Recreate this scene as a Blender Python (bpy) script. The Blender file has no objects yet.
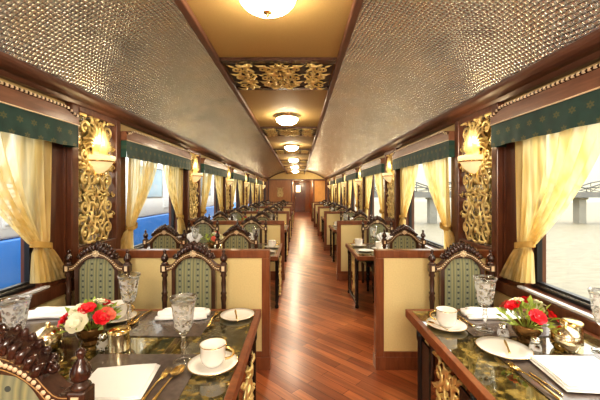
import bpy, math, random
from mathutils import Vector, Matrix
PI = math.pi
sin, cos = math.sin, math.cos
random.seed(7)
C = bpy.context.scene.collection

# ------------------------------------------------------------------ layout
EYE = 1.5
BAY = 2.83                       # partition to partition
XL, XR = -1.87, 1.64             # pilaster faces
WL, WR = -1.93, 1.70             # wall faces between pilasters
YB, YE = -2.6, 19.66             # rear and far end of the saloon
NB = 6
PIL = [0.25 + BAY * k for k in range(0, 7)]          # pilaster centres
PART = [BAY * (k + 1) for k in range(NB)]            # partition planes
TZ = 0.705                       # table top
CX = -0.165                      # centre of ceiling strip
CL, CR = -0.69, 0.36             # ceiling strip edges
CZ = 2.57

# ------------------------------------------------------------------ node helpers
def newmat(name):
    m = bpy.data.materials.new(name); m.use_nodes = True
    nt = m.node_tree
    b = nt.nodes['Principled BSDF']
    return m, nt, b
def N(nt, t, **kw):
    n = nt.nodes.new(t)
    for k, v in kw.items():
        if k == 'inp':
            for kk, vv in v.items(): n.inputs[kk].default_value = vv
        else: setattr(n, k, v)
    return n
def L(nt, a, b): nt.links.new(a, b)
def math_(nt, op, a, b=None, c=None):
    n = nt.nodes.new('ShaderNodeMath'); n.operation = op
    for i, x in enumerate((a, b, c)):
        if x is None: continue
        if isinstance(x, (int, float)): n.inputs[i].default_value = x
        else: nt.links.new(x, n.inputs[i])
    return n.outputs[0]
def mixc(nt, fac, a, b):
    n = nt.nodes.new('ShaderNodeMix'); n.data_type = 'RGBA'
    if isinstance(fac, (int, float)): n.inputs[0].default_value = fac
    else: nt.links.new(fac, n.inputs[0])
    for i, x in ((6, a), (7, b)):
        if isinstance(x, tuple): n.inputs[i].default_value = (*x, 1) if len(x) == 3 else x
        else: nt.links.new(x, n.inputs[i])
    return n.outputs[2]
def texco(nt, out='Object', scale=None, rot=None):
    t = nt.nodes.new('ShaderNodeTexCoord')
    if scale is None and rot is None: return t.outputs[out]
    m = nt.nodes.new('ShaderNodeMapping')
    if scale: m.inputs['Scale'].default_value = scale
    if rot: m.inputs['Rotation'].default_value = rot
    nt.links.new(t.outputs[out], m.inputs[0])
    return m.outputs[0]
def ramp(nt, fac, stops):
    r = nt.nodes.new('ShaderNodeValToRGB')
    e = r.color_ramp.elements
    while len(e) > 1: e.remove(e[0])
    e[0].position = stops[0][0]; e[0].color = (*stops[0][1], 1)
    for p, c in stops[1:]:
        q = e.new(p); q.color = (*c, 1)
    nt.links.new(fac, r.inputs[0])
    return r.outputs[0]
def bump(nt, b, h, s=0.3, d=0.01):
    n = nt.nodes.new('ShaderNodeBump'); n.inputs['Strength'].default_value = s; n.inputs['Distance'].default_value = d
    nt.links.new(h, n.inputs['Height']); nt.links.new(n.outputs[0], b.inputs['Normal'])
def setp(b, **kw):
    names = dict(col='Base Color', rough='Roughness', metal='Metallic', spec='Specular IOR Level', coat='Coat Weight',
                 coatr='Coat Roughness', em='Emission Color', ems='Emission Strength', trans='Transmission Weight', ior='IOR',
                 sheen='Sheen Weight', sss='Subsurface Weight')
    for k, v in kw.items():
        if k in ('col', 'em') and len(v) == 3: v = (*v, 1)
        b.inputs[names[k]].default_value = v

def wood(name, c1, c2, rough=0.3, coat=0.3, scale=(9, 9, 1.2)):
    m, nt, b = newmat(name)
    n = N(nt, 'ShaderNodeTexNoise', inp={'Scale': 3.0, 'Detail': 6.0, 'Roughness': 0.6, 'Distortion': 0.6})
    L(nt, texco(nt, 'Object', scale), n.inputs['Vector'])
    L(nt, ramp(nt, n.outputs[0], [(0.3, c1), (0.7, c2)]), b.inputs['Base Color'])
    setp(b, rough=rough, coat=coat, coatr=0.15)
    return m
def plain(name, col, rough=0.5, metal=0.0, var=0.06, scale=20, **kw):
    m, nt, b = newmat(name)
    n = N(nt, 'ShaderNodeTexNoise', inp={'Scale': float(scale), 'Detail': 4.0})
    L(nt, texco(nt), n.inputs['Vector'])
    d = tuple(max(0, x * (1 - var)) for x in col); u = tuple(min(1, x * (1 + var)) for x in col)
    L(nt, ramp(nt, n.outputs[0], [(0.3, d), (0.7, u)]), b.inputs['Base Color'])
    setp(b, rough=rough, metal=metal, **kw)
    return m

M = {}
M['mahogany'] = wood('mahogany', (0.085, 0.026, 0.012), (0.17, 0.062, 0.027), 0.3, 0.4)
M['rosewood'] = wood('rosewood', (0.11, 0.05, 0.032), (0.185, 0.088, 0.056), 0.42, 0.12, (9, 1.2, 9))
M['pelmet_wood'] = wood('pelmet_wood', (0.15, 0.062, 0.034), (0.26, 0.118, 0.066), 0.4, 0.2, (9, 1.2, 9))
M['dado_wood'] = wood('dado_wood', (0.15, 0.045, 0.016), (0.27, 0.093, 0.034), 0.3, 0.3)
M['walnut'] = wood('walnut', (0.036, 0.018, 0.013), (0.10, 0.047, 0.029), 0.25, 0.5)
M['crest_wood'] = wood('crest_wood', (0.022, 0.009, 0.007), (0.066, 0.024, 0.015), 0.22, 0.6)
M['honey'] = wood('honey_wood', (0.62, 0.28, 0.07), (0.8, 0.4, 0.11), 0.35, 0.3)
M['endwood'] = wood('end_wood', (0.34, 0.135, 0.04), (0.5, 0.21, 0.065), 0.35, 0.3)
M['black'] = plain('black_lacquer', (0.012, 0.011, 0.011), 0.25)
M['rubber'] = plain('black_rubber', (0.012, 0.012, 0.014), 0.4)
M['sill'] = plain('pale_sill', (0.72, 0.7, 0.68), 0.2)
M['beige'] = plain('beige_wall', (0.62, 0.46, 0.22), 0.6, scale=4)
M['cream'] = plain('cream_panel', (0.76, 0.62, 0.31), 0.6, var=0.05, scale=90)
M['lunette'] = plain('lunette_cream', (0.78, 0.6, 0.28), 0.6)
M['ochre'] = plain('ochre_ceiling', (0.47, 0.325, 0.125), 0.75, var=0.04, scale=120)
M['porcelain'] = plain('porcelain', (0.86, 0.82, 0.76), 0.12, var=0.01, coat=0.5)
M['linen'] = plain('linen', (0.9, 0.88, 0.86), 0.8, var=0.02, scale=300)
M['gold'] = plain('gold_leaf', (0.96, 0.75, 0.36), 0.34, 0.75, var=0.12, scale=25)
M['brass'] = plain('brass', (0.85, 0.62, 0.26), 0.18, 1.0, var=0.05)
M['palebrass'] = plain('pale_brass', (0.88, 0.76, 0.5), 0.2, 1.0, var=0.05)
M['bowlmetal'] = plain('bronze_bowl', (0.22, 0.12, 0.04), 0.25, 0.7, var=0.3, scale=30)
M['bead'] = plain('bone_inlay', (0.80, 0.64, 0.43), 0.4)
M['inlay_line'] = plain('gold_inlay_line', (0.42, 0.25, 0.09), 0.35)
M['leaf'] = plain('leaf_green', (0.36, 0.46, 0.08), 0.5, var=0.35, scale=60)
M['red'] = plain('red_petals', (0.74, 0.015, 0.03), 0.5, var=0.2)
M['white_petal'] = plain('white_petals', (0.86, 0.82, 0.62), 0.55, var=0.04)
M['pink'] = plain('coral_petals', (0.75, 0.16, 0.1), 0.5, var=0.15)
M['placemat'] = plain('placemat_leather', (0.115, 0.088, 0.075), 0.22, var=0.15, scale=40, coat=0.4)
M['mirror'] = plain('pewter_mirror', (0.7, 0.68, 0.62), 0.15, 1.0, var=0.3, scale=60)
M['frieze_back'] = plain('frieze_backing', (0.06, 0.035, 0.02), 0.4)
M['ballast'] = plain('ballast', (0.3, 0.27, 0.24), 0.9, var=0.3, scale=3)
M['coach_white'] = plain('coach_white', (0.80, 0.84, 0.88), 0.3, var=0.03, scale=1)
M['coach_blue'] = plain('coach_blue', (0.07, 0.28, 0.80), 0.25, var=0.15, scale=0.8)
M['coach_glass'] = plain('coach_glass', (0.3, 0.42, 0.52), 0.08, var=0.25, scale=0.6)
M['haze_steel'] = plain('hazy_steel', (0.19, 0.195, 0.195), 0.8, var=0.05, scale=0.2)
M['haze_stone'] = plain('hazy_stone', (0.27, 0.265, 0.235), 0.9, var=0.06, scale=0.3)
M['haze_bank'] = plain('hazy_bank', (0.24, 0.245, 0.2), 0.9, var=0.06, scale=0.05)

# silver basket-weave vault ------------------------------------------------
def weave_mat():
    m, nt, b = newmat('silver_weave')
    uv = texco(nt, 'UV')
    w = N(nt, 'ShaderNodeTexNoise', inp={'Scale': 2.2, 'Detail': 3.0}); L(nt, uv, w.inputs['Vector'])
    add = N(nt, 'ShaderNodeVectorMath', operation='MULTIPLY_ADD')
    L(nt, w.outputs[1], add.inputs[0]); add.inputs[1].default_value = (0.05, 0.05, 0); L(nt, uv, add.inputs[2])
    mp = N(nt, 'ShaderNodeMapping'); mp.inputs['Scale'].default_value = (33, 33, 1); mp.inputs['Rotation'].default_value = (0, 0, 0.12)
    L(nt, add.outputs[0], mp.inputs[0])
    s = N(nt, 'ShaderNodeSeparateXYZ'); L(nt, mp.outputs[0], s.inputs[0])
    fu = math_(nt, 'FLOOR', s.outputs[0]); fv = math_(nt, 'FLOOR', s.outputs[1])
    par = math_(nt, 'MODULO', math_(nt, 'ABSOLUTE', math_(nt, 'ADD', fu, fv)), 2.0)
    su = math_(nt, 'POWER', math_(nt, 'ABSOLUTE', math_(nt, 'SINE', math_(nt, 'MULTIPLY', s.outputs[0], PI))), 0.55)
    sv = math_(nt, 'POWER', math_(nt, 'ABSOLUTE', math_(nt, 'SINE', math_(nt, 'MULTIPLY', s.outputs[1], PI))), 0.55)
    h1 = math_(nt, 'MULTIPLY', su, math_(nt, 'MULTIPLY_ADD', sv, 0.5, 0.5))
    h2 = math_(nt, 'MULTIPLY', sv, math_(nt, 'MULTIPLY_ADD', su, 0.5, 0.5))
    mx = N(nt, 'ShaderNodeMix'); L(nt, par, mx.inputs[0]); L(nt, h1, mx.inputs[2]); L(nt, h2, mx.inputs[3])
    h0 = mx.outputs[0]
    cb = N(nt, 'ShaderNodeCombineXYZ'); L(nt, fu, cb.inputs[0]); L(nt, fv, cb.inputs[1])
    wn_ = N(nt, 'ShaderNodeTexWhiteNoise', noise_dimensions='2D'); L(nt, cb.outputs[0], wn_.inputs['Vector'])
    sr = N(nt, 'ShaderNodeSeparateColor'); L(nt, wn_.outputs[1], sr.inputs[0])
    frx = math_(nt, 'SUBTRACT', math_(nt, 'FRACT', s.outputs[0]), 0.5); fry = math_(nt, 'SUBTRACT', math_(nt, 'FRACT', s.outputs[1]), 0.5)
    tilt = math_(nt, 'ADD', math_(nt, 'MULTIPLY', frx, math_(nt, 'SUBTRACT', sr.outputs[0], 0.5)), math_(nt, 'MULTIPLY', fry, math_(nt, 'SUBTRACT', sr.outputs[1], 0.5)))
    h = math_(nt, 'MULTIPLY_ADD', tilt, 0.5, h0)
    big = N(nt, 'ShaderNodeTexNoise', inp={'Scale': 3.0, 'Detail': 5.0, 'Roughness': 0.65}); L(nt, uv, big.inputs['Vector'])
    c = ramp(nt, big.outputs[0], [(0.3, (0.60, 0.66, 0.72)), (0.5, (0.86, 0.92, 0.97)), (0.75, (0.95, 0.90, 0.78))])
    dark = ramp(nt, h0, [(0.0, (0.04, 0.035, 0.03)), (0.25, (0.25, 0.23, 0.2)), (0.6, (1, 1, 1))])
    mm = N(nt, 'ShaderNodeMix'); mm.data_type = 'RGBA'; mm.blend_type = 'MULTIPLY'; mm.inputs[0].default_value = 0.85
    L(nt, c, mm.inputs[6]); L(nt, dark, mm.inputs[7])
    L(nt, mm.outputs[2], b.inputs['Base Color'])
    setp(b, metal=0.88, rough=0.26)
    bump(nt, b, h, 0.7, 0.009)
    return m
M['weave'] = weave_mat()

def floor_mat():
    m, nt, b = newmat('diagonal_planks')
    mp = texco(nt, 'Object', None, (0, 0, PI / 4))
    br = N(nt, 'ShaderNodeTexBrick', offset=0.37, inp={'Scale': 1.0, 'Mortar Size': 0.0018, 'Brick Width': 0.75, 'Row Height': 0.085, 'Bias': 0.0,
           'Color1': (0.26, 0.07, 0.026, 1), 'Color2': (0.58, 0.20, 0.075, 1), 'Mortar': (0.07, 0.02, 0.01, 1)})
    L(nt, mp, br.inputs['Vector'])
    mp2 = texco(nt, 'Object', (1, 1, 1), (0, 0, PI / 4))
    mp3 = N(nt, 'ShaderNodeMapping'); mp3.inputs['Scale'].default_value = (1.5, 22, 1); L(nt, mp2, mp3.inputs[0])
    n = N(nt, 'ShaderNodeTexNoise', inp={'Scale': 1.5, 'Detail': 6.0}); L(nt, mp3.outputs[0], n.inputs['Vector'])
    g = ramp(nt, n.outputs[0], [(0.25, (0.62, 0.6, 0.58)), (0.75, (1.2, 1.15, 1.1))])
    mm = N(nt, 'ShaderNodeMix'); mm.data_type = 'RGBA'; mm.blend_type = 'MULTIPLY'; mm.inputs[0].default_value = 1.0
    L(nt, br.outputs[0], mm.inputs[6]); L(nt, g, mm.inputs[7])
    L(nt, mm.outputs[2], b.inputs['Base Color'])
    setp(b, rough=0.3, coat=0.3, coatr=0.2)
    return m
M['floor'] = floor_mat()

def marble_mat():
    m, nt, b = newmat('green_gold_marble')
    v = texco(nt)
    n = N(nt, 'ShaderNodeTexNoise', inp={'Scale': 9.0, 'Detail': 9.0, 'Roughness': 0.72, 'Distortion': 0.7}); L(nt, v, n.inputs['Vector'])
    n2 = N(nt, 'ShaderNodeTexNoise', inp={'Scale': 26.0, 'Detail': 5.0}); L(nt, v, n2.inputs['Vector'])
    f = math_(nt, 'MULTIPLY_ADD', n2.outputs[0], 0.5, math_(nt, 'MULTIPLY', n.outputs[0], 0.6))
    L(nt, ramp(nt, f, [(0.40, (0.008, 0.010, 0.005)), (0.52, (0.04, 0.036, 0.012)), (0.60, (0.17, 0.12, 0.03)), (0.74, (0.40, 0.30, 0.10))]), b.inputs['Base Color'])
    setp(b, rough=0.05, spec=0.8, coat=1.0, coatr=0.02)
    return m
M['marble'] = marble_mat()

def fabric_back():
    m, nt, b = newmat('green_striped_damask')
    s = N(nt, 'ShaderNodeSeparateXYZ'); L(nt, texco(nt), s.inputs[0])
    x, z = s.outputs[0], s.outputs[2]
    st = math_(nt, 'FRACT', math_(nt, 'MULTIPLY', math_(nt, 'ADD', x, 0.5), 14.0))
    base = ramp(nt, st, [(0.0, (0.14, 0.155, 0.10)), (0.18, (0.34, 0.32, 0.16)), (0.30, (0.19, 0.205, 0.13)), (0.5, (0.29, 0.29, 0.18)), (0.7, (0.19, 0.205, 0.13)), (0.82, (0.35, 0.325, 0.16)), (1.0, (0.14, 0.155, 0.10))])
    dx = math_(nt, 'SUBTRACT', st, 0.5)
    zz = math_(nt, 'SUBTRACT', math_(nt, 'FRACT', math_(nt, 'MULTIPLY', z, 22.0)), 0.5)
    d = math_(nt, 'SQRT', math_(nt, 'ADD', math_(nt, 'POWER', dx, 2.0), math_(nt, 'POWER', math_(nt, 'MULTIPLY', zz, 0.7), 2.0)))
    f = math_(nt, 'LESS_THAN', d, 0.13)
    L(nt, mixc(nt, f, base, (0.06, 0.07, 0.06)), b.inputs['Base Color'])
    setp(b, rough=0.75, sheen=0.15)
    return m
M['damask'] = fabric_back()

def seat_fabric():
    m, nt, b = newmat('dark_green_seat')
    s = N(nt, 'ShaderNodeSeparateXYZ'); L(nt, texco(nt), s.inputs[0])
    st = math_(nt, 'FRACT', math_(nt, 'MULTIPLY', math_(nt, 'ADD', s.outputs[0], 0.5), 16.0))
    L(nt, ramp(nt, st, [(0.0, (0.02, 0.045, 0.03)), (0.45, (0.07, 0.10, 0.06)), (0.55, (0.11, 0.13, 0.07)), (1.0, (0.02, 0.045, 0.03))]), b.inputs['Base Color'])
    setp(b, rough=0.75)
    return m
M['seat'] = seat_fabric()

def valance_mat():
    m, nt, b = newmat('green_valance_brocade')
    s = N(nt, 'ShaderNodeSeparateXYZ'); L(nt, texco(nt), s.inputs[0])
    u = math_(nt, 'MULTIPLY', s.outputs[1], 8.5); v = math_(nt, 'MULTIPLY', math_(nt, 'ADD', s.outputs[2], 0.02), 10.5)
    row = math_(nt, 'FLOOR', v)
    uu = math_(nt, 'ADD', u, math_(nt, 'MULTIPLY', row, 0.5))
    du = math_(nt, 'SUBTRACT', math_(nt, 'FRACT', math_(nt, 'ADD', uu, 50.0)), 0.5)
    dv = math_(nt, 'SUBTRACT', math_(nt, 'FRACT', math_(nt, 'ADD', v, 50.0)), 0.5)
    d = math_(nt, 'SQRT', math_(nt, 'ADD', math_(nt, 'POWER', du, 2.0), math_(nt, 'POWER', dv, 2.0)))
    ang = math_(nt, 'ARCTAN2', du, dv)
    pet = math_(nt, 'MULTIPLY_ADD', math_(nt, 'COSINE', math_(nt, 'MULTIPLY', ang, 6.0)), 0.05, 0.19)
    inside = math_(nt, 'LESS_THAN', d, pet)
    core = math_(nt, 'LESS_THAN', d, 0.055)
    f = math_(nt, 'MULTIPLY', inside, math_(nt, 'SUBTRACT', 1.0, math_(nt, 'MULTIPLY', core, 0.7)))
    n = N(nt, 'ShaderNodeTexNoise', inp={'Scale': 12.0}); L(nt, texco(nt), n.inputs['Vector'])
    base = ramp(nt, n.outputs[0], [(0.3, (0.010, 0.045, 0.040)), (0.7, (0.018, 0.075, 0.062))])
    L(nt, mixc(nt, math_(nt, 'MULTIPLY', f, 0.6), base, (0.17, 0.15, 0.045)), b.inputs['Base Color'])
    setp(b, rough=0.7, sheen=0.2)
    return m
M['valance'] = valance_mat()

def curtain_mat():
    m, nt, b = newmat('sheer_cream_curtain')
    out = nt.nodes['Material Output']
    n = N(nt, 'ShaderNodeTexNoise', inp={'Scale': 2.0, 'Detail': 2.0}); L(nt, texco(nt, 'Object', (8, 8, 1)), n.inputs['Vector'])
    col = ramp(nt, n.outputs[0], [(0.3, (0.78, 0.57, 0.2)), (0.7, (0.92, 0.80, 0.48))])
    di = N(nt, 'ShaderNodeBsdfDiffuse'); tr = N(nt, 'ShaderNodeBsdfTranslucent'); tp = N(nt, 'ShaderNodeBsdfTransparent')
    L(nt, col, di.inputs[0]); L(nt, col, tr.inputs[0]); tp.inputs[0].default_value = (1, 0.97, 0.85, 1)
    m1 = N(nt, 'ShaderNodeMixShader'); m1.inputs[0].default_value = 0.55; L(nt, di.outputs[0], m1.inputs[1]); L(nt, tr.outputs[0], m1.inputs[2])
    m2 = N(nt, 'ShaderNodeMixShader'); n3 = N(nt, 'ShaderNodeTexNoise', inp={'Scale': 1.0, 'Detail': 2.0}); L(nt, texco(nt, 'Object', (3, 14, 1.2)), n3.inputs['Vector']); L(nt, math_(nt, 'MULTIPLY', math_(nt, 'MAXIMUM', math_(nt, 'SUBTRACT', n3.outputs[0], 0.38), 0.02), 1.7), m2.inputs[0]); L(nt, m1.outputs[0], m2.inputs[1]); L(nt, tp.outputs[0], m2.inputs[2])
    L(nt, m2.outputs[0], out.inputs[0])
    return m
M['curtain'] = curtain_mat()
M['tieband'] = plain('tieback_cloth', (0.48, 0.30, 0.08), 0.7, var=0.15)

def pane_mat(name, tint, gl=0.07):
    m, nt, b = newmat(name)
    out = nt.nodes['Material Output']
    tp = N(nt, 'ShaderNodeBsdfTransparent'); tp.inputs[0].default_value = (*tint, 1)
    g = N(nt, 'ShaderNodeBsdfGlossy'); g.inputs['Roughness'].default_value = 0.02
    mx = N(nt, 'ShaderNodeMixShader'); mx.inputs[0].default_value = gl
    L(nt, tp.outputs[0], mx.inputs[1]); L(nt, g.outputs[0], mx.inputs[2]); L(nt, mx.outputs[0], out.inputs[0])
    return m
M['pane'] = pane_mat('window_glass', (0.97, 0.98, 0.97), 0.03)

def crystal_mat(name='cut_crystal', z0=0.15, z1=0.275):
    m, nt, b = newmat(name)
    out = nt.nodes['Material Output']
    tp = N(nt, 'ShaderNodeBsdfTransparent'); tp.inputs[0].default_value = (0.95, 0.95, 0.93, 1)
    gl = N(nt, 'ShaderNodeBsdfGlass', inp={'IOR': 1.45, 'Roughness': 0.0})
    v = N(nt, 'ShaderNodeTexVoronoi', feature='F1', inp={'Scale': 42.0}); L(nt, texco(nt), v.inputs['Vector'])
    s = N(nt, 'ShaderNodeSeparateXYZ'); L(nt, texco(nt), s.inputs[0])
    band = math_(nt, 'MULTIPLY', math_(nt, 'GREATER_THAN', s.outputs[2], z0), math_(nt, 'LESS_THAN', s.outputs[2], z1))
    bp = N(nt, 'ShaderNodeBump', inp={'Strength': 0.75, 'Distance': 0.012}); L(nt, math_(nt, 'MULTIPLY', v.outputs['Distance'], band), bp.inputs['Height'])
    L(nt, bp.outputs[0], gl.inputs['Normal'])
    mx = N(nt, 'ShaderNodeMixShader'); mx.inputs[0].default_value = 0.58
    L(nt, tp.outputs[0], mx.inputs[1]); L(nt, gl.outputs[0], mx.inputs[2])
    df = N(nt, 'ShaderNodeBsdfDiffuse'); df.inputs[0].default_value = (0.9, 0.9, 0.88, 1)
    m2 = N(nt, 'ShaderNodeMixShader'); L(nt, math_(nt, 'MULTIPLY_ADD', math_(nt, 'MULTIPLY', math_(nt, 'GREATER_THAN', v.outputs['Distance'], 0.55), band), 0.35, 0.0), m2.inputs[0])
    L(nt, mx.outputs[0], m2.inputs[1]); L(nt, df.outputs[0], m2.inputs[2])
    L(nt, m2.outputs[0], out.inputs[0])
    return m
M['crystal'] = crystal_mat()
M['shaker'] = crystal_mat('pressed_glass', 0.0, 0.05)

def glow(name, col, st, base=(0.9, 0.85, 0.75)):
    m, nt, b = newmat(name); setp(b, col=base, em=col, ems=st, rough=0.3)
    return m
M['lamp'] = glow('lamp_opal', (1.0, 0.86, 0.64), 48.0)
M['alabaster'] = glow('alabaster', (1.0, 0.74, 0.36), 0.35, (0.85, 0.74, 0.52))
M['bulb'] = glow('sconce_bulb', (1.0, 0.76, 0.42), 2.0)
M['doorlight'] = glow('door_light', (1.0, 0.8, 0.4), 2.0)
def water_mat():
    m, nt, b = newmat('river_water')
    n = N(nt, 'ShaderNodeTexNoise', inp={'Scale': 0.6, 'Detail': 6.0}); L(nt, texco(nt, 'Object', (1, 2.5, 1)), n.inputs['Vector'])
    L(nt, ramp(nt, n.outputs[0], [(0.3, (0.15, 0.135, 0.095)), (0.7, (0.215, 0.195, 0.145))]), b.inputs['Base Color'])
    setp(b, rough=0.55, spec=0.2)
    bump(nt, b, n.outputs[0], 0.25, 0.3)
    return m
M['water'] = water_mat()

# ------------------------------------------------------------------ mesh builder
class MB:
    def __init__(s): s.v = []; s.f = []; s.sm = []; s.uv = None
    def add(s, vs, fs, smooth=True):
        o = len(s.v); s.v += [tuple(p) for p in vs]
        for f in fs: s.f.append(tuple(i + o for i in f)); s.sm.append(smooth)
    def box(s, x0, x1, y0, y1, z0, z1, b=0.0):
        if x0 > x1: x0, x1 = x1, x0
        if y0 > y1: y0, y1 = y1, y0
        if z0 > z1: z0, z1 = z1, z0
        if b <= 0:
            vs = [(x, y, z) for z in (z0, z1) for y in (y0, y1) for x in (x0, x1)]
            s.add(vs, [(0, 2, 3, 1), (4, 5, 7, 6), (0, 1, 5, 4), (2, 6, 7, 3), (0, 4, 6, 2), (1, 3, 7, 5)], False)
            return
        b = min(b, (x1 - x0) / 2.01, (y1 - y0) / 2.01, (z1 - z0) / 2.01)
        import bmesh
        bm = bmesh.new(); bmesh.ops.create_cube(bm, size=1)
        for v in bm.verts:
            v.co = ((x0 + x1) / 2 + v.co.x * (x1 - x0), (y0 + y1) / 2 + v.co.y * (y1 - y0), (z0 + z1) / 2 + v.co.z * (z1 - z0))
        bmesh.ops.bevel(bm, geom=bm.edges[:], offset=b, segments=2, profile=0.5, affect='EDGES')
        bm.verts.index_update()
        s.add([v.co[:] for v in bm.verts], [[v.index for v in f.verts] for f in bm.faces], True if b > 0.012 else False)
        bm.free()
    def tube(s, pts, rad, n=6, flat=1.0, cap=True, up=None):
        pts = [Vector(p) for p in pts]; m = len(pts)
        if not hasattr(rad, '__len__'): rad = [rad] * m
        T = [(pts[min(i + 1, m - 1)] - pts[max(i - 1, 0)]).normalized() for i in range(m)]
        ref = Vector(up) if up else (Vector((0, 1, 0)) if abs(T[0].y) < 0.9 else Vector((1, 0, 0)))
        vs = []
        for i in range(m):
            a = ref - T[i] * ref.dot(T[i])
            if a.length < 1e-6: a = T[i].orthogonal()
            a.normalize(); bb = T[i].cross(a)
            if not up: ref = a
            for k in range(n):
                t = 2 * PI * k / n
                vs.append(pts[i] + (a * cos(t) * flat + bb * sin(t)) * rad[i])
        fs = [(i * n + k, i * n + (k + 1) % n, (i + 1) * n + (k + 1) % n, (i + 1) * n + k) for i in range(m - 1) for k in range(n)]
        if cap: fs += [tuple(range(n))[::-1], tuple(range((m - 1) * n, m * n))]
        s.add(vs, fs)
    def lathe(s, prof, n=24, c=(0, 0, 0), sx=1.0, sy=1.0, a0=0.0, a1=2 * PI, rip=0, ripa=0.0):
        full = abs(a1 - a0 - 2 * PI) < 1e-4
        cnt = n if full else n + 1
        vs = []
        for r, z in prof:
            for k in range(cnt):
                t = a0 + (a1 - a0) * k / n
                q = r * (1 + (ripa * cos(rip * t) if rip else 0))
                vs.append((c[0] + q * cos(t) * sx, c[1] + q * sin(t) * sy, c[2] + z))
        fs = []
        for i in range(len(prof) - 1):
            for k in range(n):
                k2 = (k + 1) % cnt
                fs.append((i * cnt + k, i * cnt + k2, (i + 1) * cnt + k2, (i + 1) * cnt + k))
        s.add(vs, fs)
    def ball(s, c, r, n=8, sx=1, sy=1, sz=1):
        if not hasattr(r, '__len__'): r = (r * sx, r * sy, r * sz)
        m = max(4, n // 2 + 1); vs = []
        for i in range(m + 1):
            p = PI * i / m
            for k in range(n):
                t = 2 * PI * k / n
                vs.append((c[0] + r[0] * sin(p) * cos(t), c[1] + r[1] * sin(p) * sin(t), c[2] - r[2] * cos(p)))
        fs = [(i * n + k, i * n + (k + 1) % n, (i + 1) * n + (k + 1) % n, (i + 1) * n + k) for i in range(m) for k in range(n)]
        s.add(vs, fs)
    def prism(s, poly, y0, y1, smooth=False):     # polygon in XZ, extruded along Y
        n = len(poly)
        vs = [(x, y0, z) for x, z in poly] + [(x, y1, z) for x, z in poly]
        fs = [tuple(range(n)), tuple(range(n, 2 * n))[::-1]] + [(i, i + n, (i + 1) % n + n, (i + 1) % n) for i in range(n)]
        s.add(vs, fs, smooth)
    def ring(s, outer, inner, y0, y1):            # flat ring of equal point counts in XZ, extruded
        n = len(outer)
        vs = [(x, y, z) for y in (y0, y1) for P in (outer, inner) for x, z in P]
        fs = []
        for i in range(n - 1):
            j = i + 1
            fs += [(i, j, n + j, n + i), (2 * n + i, 3 * n + i, 3 * n + j, 2 * n + j), (i, 2 * n + i, 2 * n + j, j), (n + i, n + j, 3 * n + j, 3 * n + i)]
        fs += [(0, n, 3 * n, 2 * n), (n - 1, 3 * n - 1, 4 * n - 1, 2 * n - 1)]
        s.add(vs, fs, False)
    def sheet(s, fn, nu, nv, smooth=True):
        vs = [fn(i / nu, j / nv) for j in range(nv + 1) for i in range(nu + 1)]
        w = nu + 1
        fs = [(j * w + i, j * w + i + 1, (j + 1) * w + i + 1, (j + 1) * w + i) for j in range(nv) for i in range(nu)]
        s.add(vs, fs, smooth)
    def xform(s, mat, start=0):
        for i in range(start, len(s.v)): s.v[i] = tuple(mat @ Vector(s.v[i]))
    def build(s, name, mat, parent=None, loc=(0, 0, 0), rot=(0, 0, 0)):
        me = bpy.data.meshes.new(name); me.from_pydata(s.v, [], s.f); me.update()
        me.polygons.foreach_set('use_smooth', s.sm)
        me.materials.append(M[mat] if isinstance(mat, str) else mat)
        import bmesh
        bm = bmesh.new(); bm.from_mesh(me); bmesh.ops.recalc_face_normals(bm, faces=bm.faces[:]); bm.to_mesh(me); bm.free()
        o = bpy.data.objects.new(name, me); C.objects.link(o)
        o.location = loc; o.rotation_euler = rot
        if parent: o.parent = parent
        return o

def tag(o, label, cat, group=None):
    o['label'] = label; o['category'] = cat
    if group: o['group'] = group
    return o
def thing(name, label, cat, loc=(0, 0, 0), rz=0.0, group=None, rot=None):
    o = bpy.data.objects.new(name, None); C.objects.link(o); o.empty_display_size = 0.05
    o.location = loc; o.rotation_euler = rot if rot else (0, 0, rz)
    return tag(o, label, cat, group)
def struct(name, mb, mat, parent=None):
    o = mb.build(name, mat, parent)
    if not parent: o['kind'] = 'structure'
    return o
def dup(root, loc, rz=None, label=None, group=None, scale=None):
    r = root.copy(); C.objects.link(r); r.location = loc
    if rz is not None: r.rotation_euler = (0, 0, rz)
    if scale: r.scale = (scale,) * 3
    if label: r['label'] = label
    if group: r['group'] = group
    for ch in list(root.children):
        c = ch.copy(); C.objects.link(c); c.parent = r
        for g in ch.children:
            d = g.copy(); C.objects.link(d); d.parent = c
    return r
class Maker:                     # first call moves the original, later calls copy it
    def __init__(s, root): s.root = root; s.used = False
    def put(s, loc, rz, label, group=None, scale=None):
        if not s.used:
            s.used = True; r = s.root; r.location = loc; r.rotation_euler = (0, 0, rz)
            if scale: r.scale = (scale,) * 3
            r['label'] = label
            if group: r['group'] = group
            return r
        return dup(s.root, loc, rz, label, group, scale)

ORD = ['nearest', 'second', 'third', 'fourth', 'fifth', 'sixth', 'seventh']
SIDE = {-1: 'left', 1: 'right'}

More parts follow.
